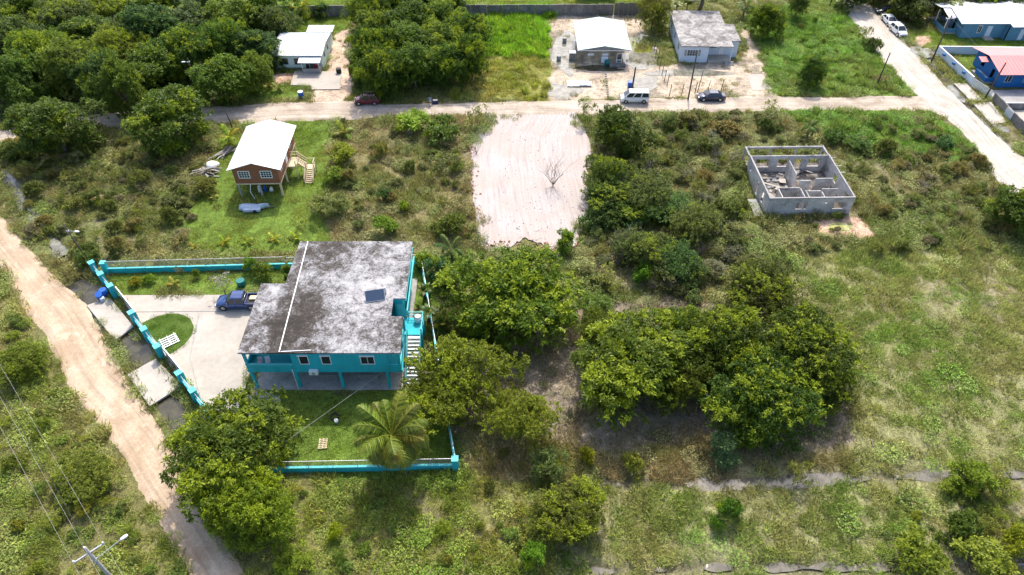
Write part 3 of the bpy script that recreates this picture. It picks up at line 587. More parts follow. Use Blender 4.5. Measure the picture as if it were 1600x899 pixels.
def crown(name, seed, R, H, z0, lobes, clumps, nleaf, ll, lw, tipp, flat_=.75, droop=.3, open_=0.0):
    """crown of overlapping leaf lobes: radius R, from z0 up to H"""
    r = np.random.RandomState(seed); hz = (H - z0) / 2; p1, p2 = r.rand(2) * 6.28; C = []; NN = []; T = []
    for i in range(lobes):
        a = 6.283 * (i * .618 + r.rand() * .15); q = math.sqrt((i + .5) / lobes) * .84; w = r.uniform(.19, .31) * R
        zz = z0 + hz * (.75 + 1.0 * math.sqrt(max(0, 1 - q * q)) * r.uniform(.55, 1.0) - (.35 if r.rand() < .3 else 0))
        
        if i % 5 in (1, 3) and q > .35: zz = z0 + w * .4 + r.rand() * hz * .9
        zz = min(zz, H - w * flat_ * .8); q *= (1 + .20 * math.sin(2 * a + p1) + .13 * math.sin(3 * a + p2)) * r.uniform(.85, 1.12); zz += hz * .22 * math.sin(a + p2) * q; c0 = np.array((R * q * math.cos(a), R * q * math.sin(a), zz))
        m = int(clumps * r.uniform(.7, 1.3)); d = r.normal(size=(m, 3)); d[:, 2] = np.where(d[:, 2] < -.5, -d[:, 2], d[:, 2]); d /= np.linalg.norm(d, axis=1)[:, None]
        rad = w * (.82 + .36 * r.rand(m)) * np.where(r.rand(m) < .08, 1.25, 1); pc = c0 + d * rad[:, None] * np.array((1, 1, flat_))
        young = r.rand() < tipp * .95
        C.append(pc); NN.append(d); T.append((r.rand(m) < (.95 if young else tipp * .12)) * (d[:, 2] > .0) * r.uniform(.7, 1.1, m))
    C = np.concatenate(C); NN = np.concatenate(NN); T = np.concatenate(T)
    if open_: k = r.rand(len(C)) > open_; C, NN, T = C[k], NN[k], T[k]
    v, rn, tp = leaf_cloud(C, NN, nleaf, ll, lw, ll * .35, r, T, droop)
    me = np_mesh(name, v, np.arange(len(v)).reshape(-1, 4), {'rnd': rn, 'tip': tp}); me.materials.append(M['leaf']); return me
def limbs(name, seed, H, r0, R, n=5, mat='bark', depth=2, zfork=.35, thin=.55, wig=.15, nseg=4, sides=6):
    """tapered trunk with limbs that fork"""
    rnd = random.Random(seed); m = MB()
    def grow(p, d, L, rad, k):
        pts = [p]; rs = [rad]
        for i in range(nseg):
            d = (d + Vector((rnd.uniform(-wig, wig), rnd.uniform(-wig, wig), rnd.uniform(0, wig * .6)))).normalized(); p = p + d * L / nseg; pts.append(p); rs.append(rad * (1 - (i + 1) / nseg * (1 - thin)))
        m.tube(pts, rs, max(3, sides - (depth - k)), k == depth)
        if k > 0:
            for j in range(n if k == depth else 3):
                a = 6.283 * (j / (n if k == depth else 3) + rnd.random() * .2); e = rnd.uniform(.5, 1.0)
                dd = (d * 1.0 + Vector((math.cos(a) * e, math.sin(a) * e, rnd.uniform(.0, .5)))).normalized()
                grow(p - d * L * rnd.uniform(0, .35), dd, L * rnd.uniform(.55, .95) if k < depth else R * rnd.uniform(.6, .95), rad * thin * rnd.uniform(.6, .85), k - 1)
    grow(Vector((0, 0, -.15)), Vector((rnd.uniform(-.1, .1), rnd.uniform(-.1, .1), 1)).normalized(), H * zfork, r0, depth)
    me = m.mesh(name); me.materials.append(M[mat]); me.polygons.foreach_set('use_smooth', [True] * len(me.polygons)); return me
TREES = {}
for k, (sd, R_, H_, z0, lo, cl, nl, ll, lw, tp, fl, dr_) in dict(
    mango1=(1, 5, 7.2, .5, 62, 32, 16, .33, .068, .42, .8, .35), mango2=(2, 5, 6.8, .4, 66, 30, 16, .33, .068, .36, .78, .35), mango3=(3, 5, 7.6, .5, 60, 33, 16, .33, .068, .45, .85, .35),
    olive1=(4, 5, 6.6, .5, 66, 26, 15, .26, .06, .20, .6, .2), olive2=(5, 5, 6.2, .5, 70, 25, 15, .26, .06, .16, .6, .2),
    dark1=(6, 4, 7.5, .2, 54, 30, 15, .31, .075, .22, .95, .3), dark2=(7, 4, 8.2, .2, 52, 31, 15, .31, .075, .26, 1.0, .3), dark3=(8, 4, 7.0, .2, 56, 29, 15, .32, .075, .20, .9, .3)).items():
    TREES[k] = (crown('crown_' + k, sd, R_, H_, z0, lo, cl, nl, ll, lw, tp, fl, dr_), limbs('trunk_' + k, sd, H_, .26, R_ * .75), R_, H_)
SHRUB = {}
for k, (sd, R_, H_, lo, cl, nl, ll, lw, tp, op) in dict(
    bush1=(21, 1.5, 1.7, 16, 15, 11, .24, .06, .10, 0), bush2=(22, 1.5, 1.4, 18, 13, 11, .22, .065, .06, .1), bush3=(23, 1.5, 2.1, 16, 15, 11, .26, .06, .12, .1), sparse1=(24, 1.5, 2.0, 9, 14, 8, .22, .05, .08, .35), sparse2=(25, 1.5, 1.6, 10, 12, 8, .22, .05, .05, .35),
    fluffy=(26, 1.5, 1.7, 20, 16, 12, .20, .035, .05, 0), cone=(27, 1.2, 3.0, 14, 22, 12, .28, .05, .03, 0), broad=(28, 1.5, 2.2, 20, 16, 11, .24, .075, .10, .1)).items():
    SHRUB[k] = (crown('foliage_' + k, sd, R_, H_, .15, lo, cl, nl, ll, lw, tp, .9, .2, op), limbs('stems_' + k, sd, H_ * .8, .05, R_ * .6, 4, 'bark', 1, .4), R_, H_)
C_MANGO, C_DARK, C_OLIVE, C_FOREST, C_BLUE, C_LIGHT = (.055, .095, .014), (.035, .075, .014), (.12, .125, .018), (.042, .085, .016), (.06, .11, .05), (.13, .17, .03)
def tree(kind, px, py, wpx, H, label, group=None, c=C_MANGO, rz=None, name='tree', zf=.62):
    """crown centre on the plan, crown width in plan units, height in metres"""
    me, tr, R0, H0 = TREES[kind] if kind in TREES else SHRUB[kind]
    gx_, gy_ = G(px, py, H * zf); dep = gy_ * _c + (CAM_H - H * zf) * _s; rad = wpx * dep / FOC / 2
    o = thing(name, label, 'tree' if kind in TREES or name.endswith('tree') else 'shrub', (gx_, gy_, 0), random.uniform(0, 6.28) if rz is None else rz, group)
    s_ = rad / (R0 * 1.03); cr = link('crown' if kind in TREES else 'foliage', me, None, o); cr.scale = (s_, s_, H / H0)
    u_ = random.uniform(.88, 1.18); cr.color = (c[0] * 1.72 * u_ * random.uniform(.9, 1.1), c[1] * 1.5 * u_, c[2] * 1.1 * u_, 1)
    t = link('trunk' if kind in TREES else 'stems', tr, None, o); t.scale = (s_, s_, H / H0); return o
mk = ['mango1', 'mango2', 'mango3']
# single big trees
for i, a in enumerate([
  ('mango1', 352, 700, 200, 7.5, 'spreading mango like tree over the road edge beside the driveway', None, (.055, .10, .014)),
  ('mango3', 388, 786, 140, 6.2, 'bright yellow green tree below the lawn, beside the dirt road', None, (.10, .16, .014)),
  ('mango2', 805, 460, 205, 7.5, 'round yellow tipped tree right of the turquoise house', None, (.065, .115, .010)),
  ('olive1', 712, 588, 178, 6.8, 'olive yellow tree covering the fence corner near the stairs', None, (.105, .14, .012)),
  ('olive2', 815, 648, 112, 5.2, 'small olive green tree beside the brown clearing', None, (.12, .15, .02)),
  ('mango1', 992, 560, 205, 7.5, 'wide tree with yellow shoots at the left of the central clump', None, (.05, .095, .010)),
  ('olive2', 1065, 590, 95, 5.6, 'olive toned tree filling the gap in the central clump', None, (.06, .095, .014)), ('mango1', 1075, 515, 100, 6.2, 'tree behind the gap in the central clump', None, (.05, .09, .012)), ('olive2', 940, 520, 90, 5.4, 'light tree on the left shoulder of the wide yellow shooted tree', None, (.075, .11, .016)), ('olive1', 1292, 600, 90, 5.2, 'small tree on the right flank of the central clump', None, (.05, .085, .016)), ('olive2', 1180, 662, 70, 3.6, 'low tree at the foot of the central clump', None, (.045, .085, .014)), ('olive1', 945, 268, 80, 6.0, 'loose tall tree by the middle of the white lot edge', None, (.065, .105, .02)), ('olive2', 1010, 300, 90, 5.0, 'grey green loose tree in the upper thicket', None, (.085, .12, .04)), ('olive2', 1085, 345, 84, 4.6, 'pale loose tree in the right thicket', None, (.095, .13, .04)), ('olive1', 1010, 385, 84, 4.6, 'tall loose tree in the lower thicket', None, (.08, .115, .035)),
  ('olive1', 1195, 455, 150, 7.0, 'small leaved dark tree at the back of the central clump', None, (.055, .085, .02)),
  ('mango3', 1128, 540, 150, 7.5, 'tree with bright yellow top in the middle of the central clump', None, (.045, .085, .010)),
  ('mango2', 1258, 548, 165, 7.2, 'dark tree at the right side of the central clump', None, (.04, .075, .012)),
  ('mango2', 1200, 620, 170, 6.8, 'tree at the near side of the central clump beside the field', None, (.04, .08, .012)),
  ('mango1', 890, 796, 118, 4.2, 'low yellow tipped tree at the near end of the brown clearing', None, (.075, .10, .02)),
  ('dark1', 80, 190, 125, 8.5, 'tall rounded tree at the left end of the cross road', None, (.055, .10, .02)),
  ('dark2', 262, 178, 118, 9.0, 'tall tree standing alone across the road from the timber house', None, (.055, .10, .016)),
  ('dark3', 345, 118, 88, 7.5, 'bright leaved tree behind the twin poles by the cross road', None, (.06, .115, .018)),
  ('dark1', 968, 200, 88, 7.0, 'dark tree at the upper right edge of the white lot', None, (.045, .085, .014)),
  ('dark3', 1598, 322, 80, 6.0, 'dark tree at the right edge beside the pale road', None, (.05, .095, .018)),
  ('dark3', 1200, 26, 52, 6.5, 'round green tree behind the white flat roofed house', None, (.075, .13, .016)),
  ('dark2', 1272, 104, 46, 5.5, 'slim dark tree alone in the corner grass lot', None, (.05, .105, .018)),
  ('olive2', 1022, 16, 62, 6.5, 'tree with rusty shoots beside the dark tin fence', None, (.09, .12, .025)),
  ('olive2', 30, 566, 84, 3.0, 'leafy bush like tree left of the dirt road', None, (.10, .15, .02)),
  ('olive2', 125, 742, 105, 2.6, 'wide low tree under the power lines', None, (.11, .155, .025)),
  ]): tree(*a)
# forest in the upper left and the grove beside the red car
rnd = random.Random(5)
forest = [(30, 118, 90), (20, 60, 80), (60, 80, 95), (105, 95, 90), (150, 110, 95), (185, 130, 80), (130, 50, 95), (95, 25, 90), (40, 10, 90), (185, 70, 90), (225, 45, 100), (240, 95, 95), (290, 75, 95), (300, 30, 100), (345, 55, 90), (370, 22, 95), (400, 70, 75), (160, 12, 90), (240, 5, 95), (330, -8, 95), (410, 5, 85), (395, 108, 55), (100, -20, 90), (-30, 30, 90), (-35, 110, 95), (430, 32, 60)]
ORD = ['first', 'second', 'third', 'fourth', 'fifth', 'sixth', 'seventh', 'eighth', 'ninth', 'tenth', 'eleventh', 'twelfth']
def rows(items, cuts, names_):
    """name every tree by its row and its place in the row, counted from the left"""
    out = {}
    for k, nm in enumerate(names_):
        lo = cuts[k - 1] if k else -999; hi = cuts[k] if k < len(cuts) else 999
        for j, i in enumerate(sorted((i for i, q in enumerate(items) if lo <= q[1] < hi), key=lambda i: items[i][0])): out[i] = (ORD[j], nm)
    return out
fr_ = rows(forest, (16, 64, 100), ('rearmost row', 'second row back', 'third row', 'row nearest the road'))
for i, (a, b, w) in enumerate(forest):
    tree(['dark1', 'dark2', 'dark3', 'olive1', 'mango2'][i * 7 % 5], a, b, w, rnd.uniform(6.5, 9.5), '%s tree from the left in the %s of the upper left wood' % fr_[i], 'trees of the upper left wood', [(.05, .105, .02), (.08, .135, .02), (.045, .095, .03), (.095, .145, .025), (.06, .12, .018), (.075, .12, .045)][i * 5 % 6])
grove = [(592, 40, 80), (640, 30, 85), (690, 28, 80), (730, 45, 70), (585, 78, 80), (640, 66, 90), (690, 62, 90), (736, 82, 64), (598, 108, 76), (645, 97, 80), (702, 96, 76), (580, 8, 70), (625, -8, 80), (690, -12, 80), (562, 112, 36)]
GW = rows(grove, (20, 70, 98), ('back row', 'second row', 'third row', 'front row'))
for i, (a, b, w) in enumerate(grove):
    tree(['mango2', 'dark1', 'mango3', 'mango1'][i % 4], a, b, w, rnd.uniform(6.6, 8.4) if w > 60 else 4, '%s tree from the left in the %s of the grove by the maroon car' % GW[i], 'trees of the grove beside the maroon car', [(.05, .10, .016), (.04, .085, .014), (.055, .105, .018)][i % 3])
for i, (a, b, w) in enumerate([(1340, -14, 60), (1420, 4, 60), (1470, -2, 80), (1535, -8, 80), (1590, -12, 90), (1250, 2, 34), (1390, -20, 60)]):
    tree(['dark1', 'dark3', 'olive1'][i % 3], a, b, w, 5.5, 'tree in the row behind the slate blue house', 'trees behind the slate blue house', (.05, .085, .022))
# shrubs that stand out
S_ = [('cone', 1130, 706, 44, 3.2, 'blue green upright shrub in the brown grass before the central clump', (.085, .15, .075)), ('bush3', 1142, 795, 40, 2.4, 'dark green round bush in the near field', (.045, .115, .014)), ('bush1', 1120, 820, 24, 1.4, 'small green bush touching the dark round bush', (.07, .15, .02)),
  ('sparse1', 1246, 742, 46, 3.0, 'sparse pale shrub at the edge of the furrow', (.14, .17, .04)), ('bush3', 1512, 745, 62, 2.8, 'leafy bush standing in the furrow at the right', (.10, .16, .02)), ('sparse2', 1560, 760, 56, 2.0, 'greyish bush right of the leafy furrow bush', (.13, .16, .06)),
  ('bush2', 1500, 826, 60, 2.4, 'green bush in the lower right field', (.085, .14, .03)), ('bush1', 1440, 872, 84, 2.4, 'light green bush at the lower right corner group', (.12, .19, .025)), ('bush3', 1540, 868, 84, 2.4, 'pale green bush at the right of the lower right corner group', (.13, .19, .03)), ('bush1', 1590, 848, 50, 2.2, 'yellow green bush at the right frame edge', (.16, .21, .02)),
  ('bush3', 832, 866, 44, 2.8, 'bright green bush at the bottom centre', (.09, .18, .02)), ('fluffy', 856, 728, 62, 2.6, 'grey green shrub above the low yellow tipped tree', (.10, .15, .055)), ('bush2', 990, 728, 38, 1.6, 'pale green bush beside the furrow start', (.16, .20, .04)), ('bush1', 918, 712, 26, 1.6, 'small yellow green bush in the brown clearing', (.16, .19, .02)),
  ('bush1', 524, 832, 26, 1.4, 'small bright yellow green bush in the near grass', (.17, .24, .015)), ('fluffy', 460, 878, 60, 1.6, 'soft green bush at the bottom left grass', (.13, .20, .025)),
  ('sparse1', 745, 182, 42, 4.0, 'thin leaved tall shrub at the upper left corner of the white lot', (.10, .13, .035)), ('sparse1', 915, 178, 34, 4.0, 'small open tree at the upper right corner of the white lot', (.07, .10, .025)), ('broad', 883, 378, 30, 3.0, 'upright green bush at the lower right of the white lot', (.07, .15, .02)),
  ('fluffy', 516, 320, 66, 2.6, 'grey green feathery shrub on the lawn right of the timber house', (.13, .17, .06)), ('bush2', 525, 275, 40, 1.8, 'light green bush right of the timber stairs', (.14, .20, .035)), ('bush1', 535, 240, 42, 2.2, 'yellow green bush above the feathery shrub', (.14, .20, .03)), ('fluffy', 601, 304, 27, 1.7, 'dark green round bush alone in the scrub', (.04, .09, .03)), ('cone', 603, 352, 34, 2.8, 'pointed green bush behind the turquoise house', (.08, .16, .02)), ('bush2', 632, 322, 20, 1.2, 'small bright bush between the scrub bushes', (.13, .20, .02)),
  ('bush3', 645, 188, 62, 2.6, 'bright green bush below the cross road', (.10, .19, .02)), ('bush1', 690, 205, 62, 2.6, 'deep green bush right of the bright roadside bush', (.065, .12, .022)), ('sparse2', 690, 252, 66, 2.4, 'dark olive bush left of the white lot', (.085, .11, .04)), ('sparse1', 715, 318, 48, 2.2, 'brownish bush at the left side of the white lot', (.12, .13, .05)), ('bush2', 700, 352, 50, 2.2, 'green bush near the lower left of the white lot', (.10, .14, .03)),
  ('olive1', 958, 310, 112, 4.6, 'large bush touching the right side of the white lot', (.055, .095, .018)), ('bush1', 940, 340, 60, 2.6, 'dark glossy bush below the large lot side bush', (.04, .085, .03)), ('olive2', 1040, 325, 84, 3.6, 'blue green broad leaved bush in the thicket', (.07, .14, .045)), ('olive2', 1055, 410, 84, 3.6, 'dark blue green bush at the lower thicket', (.055, .115, .035)), ('broad', 995, 340, 46, 2.4, 'green broad leaved bush in the middle of the thicket', (.065, .14, .05)), ('sparse1', 1105, 352, 70, 2.6, 'light green bush at the right of the thicket', (.11, .15, .03)), ('bush1', 1005, 428, 34, 2.2, 'bright green bush at the lower end of the thicket', (.08, .17, .02)), ('sparse1', 950, 440, 60, 2.8, 'pale olive shrub beside the purple twigs', (.13, .165, .045)), ('fluffy', 935, 475, 48, 2.0, 'soft green bush above the wide tree', (.09, .16, .045)), ('sparse2', 1000, 235, 66, 2.6, 'olive bush right of the dark lot edge tree', (.08, .12, .03)),
  ('sparse1', 1210, 180, 60, 3.0, 'grey leafed bush by the cross road opposite the corner lot', (.11, .14, .055)), ('bush2', 1130, 200, 50, 1.8, 'brownish low bush above the thicket', (.12, .125, .045)), ('sparse1', 1352, 52, 34, 3.0, 'thin shrub at the bend of the pale road', (.10, .14, .03)), ('bush2', 1365, 70, 28, 2.0, 'dark shrub beside the thin roadside shrub', (.07, .11, .03)), ('bush2', 1478, 226, 30, 2.0, 'blue green bush in the lush grass by the pale road', (.07, .14, .06)), ('sparse2', 1376, 124, 26, 1.4, 'brown dead looking bush at the foot of the short pole', (.13, .10, .06)),
  ('bush2', 1300, 215, 40, 1.8, 'dark green bush right of the young palm', (.06, .12, .03)), ('fluffy', 1340, 225, 46, 1.8, 'mid green bush in the lush corner', (.07, .13, .03)), ('bush3', 500, 18, 24, 2.6, 'dark bush in front of the back wall', (.045, .085, .03)),
  ('bush3', 390, 412, 24, 2.2, 'green bush behind the blue pickup', (.08, .15, .02)), ('bush1', 410, 424, 34, 1.8, 'leafy bush at the house end of the turquoise wall', (.085, .14, .02)), ('broad', 452, 428, 22, 2.6, 'dark bush against the turquoise house', (.05, .10, .025)), ('broad', 690, 425, 50, 3.4, 'blue green bush behind the turquoise house', (.05, .11, .05)), ('bush2', 665, 412, 34, 2.2, 'bright bush at the back right of the turquoise house', (.12, .19, .02)), ('bush2', 232, 436, 22, .9, 'low leafy plant by the upper turquoise wall', (.12, .20, .02)), ('bush2', 212, 440, 22, .9, 'low yellow leaved plant by the upper turquoise wall', (.17, .20, .02)), ('sparse1', 282, 424, 18, 1.3, 'small reddish shrub at the turquoise wall', (.14, .13, .06)), ('bush1', 307, 428, 12, 1.2, 'tiny dark tree at the turquoise wall', (.07, .13, .02)),
  ('bush2', 558, 112, 26, 2.0, 'bush at the edge of the grove by the forecourt', (.06, .11, .02)), ('bush3', 505, 100, 1, .1, '', (.1, .1, .1))]
for a in S_[:-1]: tree(a[0], a[1], a[2], a[3], a[4], a[5], None, a[6], None, 'shrub', .5)
# scrub bushes, alike within each lot
def scrub(poly, n, label, group, cs, smin, smax, kinds, sd, avoid=()):
    r = random.Random(sd); P = np.array(poly, float); k = 0; done = []; tries = 0
    while k < n and tries < 4000:
        tries += 1
        px = r.uniform(P[:, 0].min(), P[:, 0].max()); py = r.uniform(P[:, 1].min(), P[:, 1].max())
        if not inpoly(np.array([px]), np.array([py]), poly)[0]: continue
        if any(a <= px <= b and c <= py <= d for a, b, c, d in avoid): continue
        w = r.uniform(smin, smax); gx_, gy_ = G(px, py)
        if any(math.hypot(gx_ - a, gy_ - b) < (w + c) * .36 for a, b, c in done): continue
        if is_hard(np.array([gx_]), np.array([gy_]))[0]: continue
        done.append((gx_, gy_, w)); dep = gy_ * _c + CAM_H * _s
        tree(r.choice(kinds), px, py, w * FOC / dep, w * r.uniform(.5, .8), label, group, r.choice(cs), None, 'shrub', .4); k += 1
OL = [(.095, .125, .035), (.12, .15, .04), (.075, .11, .03), (.14, .145, .055)]
scrub([(0, 215), (330, 200), (330, 260), (295, 395), (165, 400), (110, 420), (20, 330)], 42, 'olive scrub bush in the overgrown lot left of the timber house', 'scrub bushes left of the timber house', OL, 1.4, 3.6, ['bush1', 'bush2', 'sparse1', 'sparse2', 'bush3', 'fluffy'], 1)
scrub([(545, 195), (740, 195), (740, 380), (650, 375), (560, 370), (540, 260)], 20, 'low scrub bush between the timber house lawn and the white lot', 'scrub bushes left of the white lot', OL, 1.0, 2.6, ['bush2', 'sparse1', 'sparse2', 'fluffy'], 2)
scrub([(940, 190), (1180, 185), (1160, 260), (1170, 420), (1080, 470), (920, 450), (940, 330)], 48, 'tangled bush in the thicket right of the white lot', 'thicket bushes right of the white lot', OL + [(.09, .13, .06), (.07, .11, .035), (.11, .135, .075), (.08, .13, .05)], 1.6, 4.0, ['bush1', 'bush3', 'sparse1', 'sparse2', 'fluffy', 'bush3', 'sparse1'], 3)
scrub([(1180, 185), (1440, 180), (1520, 240), (1590, 310), (1590, 390), (1360, 390), (1350, 300), (1290, 225), (1180, 225)], 34, 'scrub bush around the unfinished block house', 'scrub bushes around the unfinished house', OL + [(.13, .13, .055), (.085, .14, .03)], 1.2, 3.0, ['bush2', 'sparse1', 'sparse2', 'fluffy'], 4)
scrub([(0, 460), (40, 520), (150, 700), (270, 899), (0, 899)], 22, 'leafy weed bush left of the tan dirt road', 'weed bushes left of the tan road', [(.13, .19, .03), (.16, .20, .035), (.12, .165, .03)], .8, 2.0, ['bush2', 'fluffy', 'sparse2'], 5, [(95, 200, 830, 899)])
scrub([(430, 760), (820, 770), (830, 899), (420, 899)], 8, 'low weed clump in the near rough grass', 'weed clumps in the near grass', [(.13, .19, .025), (.15, .18, .035), (.10, .16, .03)], .8, 1.8, ['bush2', 'fluffy', 'sparse2'], 6)
scrub([(1400, 770), (1600, 720), (1600, 899), (1400, 899)], 16, 'pale weed bush in the lower right corner of the field', 'weed bushes in the lower right corner', [(.13, .19, .03), (.12, .165, .045), (.15, .20, .03)], 1.0, 2.2, ['bush1', 'bush2', 'sparse2', 'fluffy'], 7)
scrub([(100, 415), (140, 445), (120, 450), (60, 395)], 6, 'weedy bush between the road and the end of the turquoise fence', 'bushes at the turquoise fence end', OL, 1.0, 2.0, ['bush2', 'sparse1'], 8)
scrub([(640, 420), (700, 420), (690, 520), (650, 500)], 8, 'garden bush between the turquoise house and the round tree', 'garden bushes right of the turquoise house', [(.07, .13, .03), (.12, .17, .03), (.05, .10, .03)], 1.2, 2.4, ['broad', 'bush1', 'bush3'], 9)
scrub([(730, 680), (850, 700), (880, 800), (760, 760), (720, 745)], 10, 'straggly bush under the small olive green tree', 'straggly bushes beside the fence corner', OL, .9, 1.8, ['sparse1', 'sparse2', 'bush2'], 10)
scrub([(1165, 40), (1300, 15), (1420, 145), (1215, 145)], 10, 'low bush in the corner grass lot by the road junction', 'bushes in the corner grass lot', [(.10, .18, .025), (.12, .17, .04)], .9, 2.0, ['bush2', 'fluffy'], 12)
# uncountable brush between the bushes: scattered as one mass per lot
P_br = []
for k in ('bush2', 'sparse1', 'sparse2', 'fluffy', 'bush1', 'bush3'):
    me = SHRUB[k][0].copy(); me.materials.clear(); me.materials.append(M['grass']); P_br.append(bpy.data.objects.new('br_' + k, me))
def brush(label, poly, den, cs, smin, smax, sd):
    r = np.random.RandomState(sd); P = np.array(W(poly)); lo = P.min(0); hi = P.max(0); n = int((hi[0] - lo[0]) * (hi[1] - lo[1]) * den); xx = lo[0] + r.rand(n) * (hi[0] - lo[0]); yy = lo[1] + r.rand(n) * (hi[1] - lo[1])
    k = inpoly(xx, yy, P) & ~is_hard(xx, yy) & (r.rand(n) < .25 + 1.3 * smooth(.35, .65, fbm(xx, yy, 6, sd)))
    for pts, w, dep, wz in ditches: k &= dist_poly(xx, yy, pts) > w * 1.1
    xx, yy = xx[k], yy[k]; cs = np.array(cs); cc = cs[r.randint(0, len(cs), len(xx))] * (1.2 + .7 * r.rand(len(xx)))[:, None]; s_ = (smin + (smax - smin) * r.rand(len(xx)) ** 1.6) / 3
    scatter('brush', label, np.c_[xx, yy, np.zeros(len(xx))], cc, s_, P_br, sd); print('brush', len(xx))
GB = [(.125, .145, .04), (.11, .135, .03), (.145, .155, .055), (.165, .15, .075), (.10, .125, .035)]
brush('tangled low brush filling the thicket right of the white lot', [(935, 185), (1180, 185), (1160, 260), (1180, 420), (1130, 430), (1080, 470), (910, 470), (915, 390), (935, 330)], .42, GB + [(.14, .145, .08)], .9, 2.8, 91)
brush('low brush filling the lot left of the timber house', [(0, 215), (335, 200), (335, 250), (290, 395), (165, 402), (110, 430), (10, 325)], .40, GB, .7, 2.3, 92)
brush('low brush around the unfinished house and the pale road', [(1180, 180), (1440, 178), (1530, 245), (1600, 320), (1600, 395), (1200, 395), (1180, 300)], .30, GB + [(.10, .15, .025)], .6, 2.0, 93)
brush('low brush between the timber house lawn and the white lot', [(530, 190), (745, 190), (738, 290), (745, 385), (560, 375), (530, 260)], .16, GB, .6, 1.8, 94)
brush('weedy brush left of the tan dirt road', [(0, 445), (60, 530), (160, 690), (280, 899), (0, 899)], .30, [(.13, .18, .03), (.15, .18, .04), (.11, .155, .03)], .5, 1.6, 95)
brush('weedy brush in the near rough grass', [(420, 755), (850, 755), (940, 899), (410, 899)], .35, [(.13, .19, .025), (.15, .18, .035), (.11, .165, .03)], .5, 1.4, 96)
brush('weedy brush in the lower right corner', [(1380, 790), (1600, 720), (1600, 899), (1380, 899)], .35, [(.13, .19, .03), (.12, .165, .045), (.15, .20, .03)], .5, 1.5, 97)
# grey dead brush
dead = [limbs('twigs%d' % i, 60 + i, 1.8, .075, 1.5, 10, 'twig', 2, .2, .7, .3, 4, 4) for i in range(3)]
for i, (px, py, w, lb) in enumerate([(975, 388, 80, 'grey leafless thicket shrub below the lot side bushes'), (1018, 455, 44, 'pale dead brush under the green thicket'), (1010, 275, 50, 'grey bare shrub in the upper thicket'), (905, 470, 46, 'purplish bare twigs beside the round tree'), (1120, 300, 40, 'grey dead brush left of the unfinished house'), (745, 240, 30, 'bare grey shrub on the left edge of the white lot'), (640, 215, 34, 'grey dead twigs under the roadside bushes'), (1440, 300, 40, 'grey brush in the scrub near the pale road'), (1015, 320, 60, 'tall grey brush in the middle of the thicket'), (1075, 285, 50, 'grey brush at the upper right of the thicket'), (1095, 400, 56, 'grey twiggy brush at the right of the thicket'), (1140, 340, 44, 'pale twigs between the thicket and the unfinished house'), (1045, 455, 50, 'brown twigs at the near end of the thicket'), (985, 335, 60, 'tall grey twigs beside the large lot side bush'), (1060, 365, 60, 'grey leafless shrub between the broad leaved bushes'), (965, 415, 64, 'wide grey twig heap at the lower left of the thicket'), (1120, 250, 40, 'thin grey shrub above the right thicket')]):
    gx_, gy_ = G(px, py); dep = gy_ * _c + CAM_H * _s; o = thing('dead_shrub', lb, 'shrub', (gx_, gy_, 0), i); b = link('branches', dead[i % 3], None, o); s_ = w * dep / FOC / 3.6; b.scale = (s_, s_, s_ * .9)
bt = thing('bare_tree', 'leafless brown tree standing in the white marl lot', 'tree', (*G(864, 291), .03)); link('branches', limbs('bare_branches', 90, 4.2, .10, 3.0, 8, 'twig', 3, .10, .62, .16, 5, 5), None, bt)
fl_ = thing('small_tree', 'small greyish flowering tree on the lawn behind the pickup hood', 'tree', (*G(353, 461), 0)); link('trunk', limbs('flower_trunk', 91, 2.6, .09, 1.1, 4, 'bark', 2, .35), None, fl_); cr = link('crown', SHRUB['sparse1'][0], None, fl_); cr.location = (-.2, .2, 1.3); cr.scale = (.85, .85, .7); cr.color = (.34, .33, .27, 1)
# ------------------------------------------------------------------ palms
def frond(name, L, nleaf, ll, arch, sd, droop=.5, w=.045, spread=.5):
    r = np.random.RandomState(sd); m = MB(); N = 12; pts = []
    for i in range(N + 1):
        t = i / N; pts.append(Vector((L * (math.sin(arch * t) / arch if arch else t), 0, L * (.55 * t - (1 - math.cos(arch * t)) * .62))))
    m.tube(pts, [.045 * L / 4 * (1 - .85 * i / N) for i in range(N + 1)], 4)
    nv = len(m.v); tips = [0.3] * nv; rn = [.7] * nv
    for i in range(nleaf):
        t = .12 + .88 * i / nleaf; f = t * N; k = min(int(f), N - 1); p = pts[k].lerp(pts[k + 1], f - k); d = (pts[k + 1] - pts[k]).normalized()
        for s in (-1, 1):
            l_ = ll * math.sin(math.pi * min(1, .18 + .8 * t)) * r.uniform(.85, 1.1); q = p + (d * .55 + Vector((0, s * 1.0, 0))).normalized() * l_ + Vector((0, 0, -droop * l_ * r.uniform(.6, 1.3))); mdp = (p + q) / 2 + Vector((0, 0, .10 * l_)); e = d * w * r.uniform(.8, 1.3)
            b = len(m.v); m.v += [tuple(p - e), tuple(p + e), tuple(mdp + e), tuple(q), tuple(mdp - e)]; m.f += [(b, b + 1, b + 2, b + 4), (b + 4, b + 2, b + 3)]
            tv = max(0, t - .7) * r.uniform(0, 1.5); rv = r.rand(); tips += [tv] * 5; rn += [rv] * 5
    me = m.mesh(name)
    for nm, arr in (('rnd', rn), ('tip', tips)): a = me.attributes.new(nm, 'FLOAT', 'POINT'); a.data.foreach_set('value', np.array(arr, np.float32))
    me.materials.append(M['leaf_palm']); return me
F_big = [frond('frond_big%d' % i, 4.6, 50, .85, a, i, d, .032) for i, (a, d) in enumerate([(1.4, .8), (1.8, 1.0), (2.1, 1.2)])]
F_small = [frond('frond_small%d' % i, 1.8, 20, .5, a, 9 + i, d, .035) for i, (a, d) in enumerate([(1.1, .3), (1.5, .45), (1.8, .6)])]
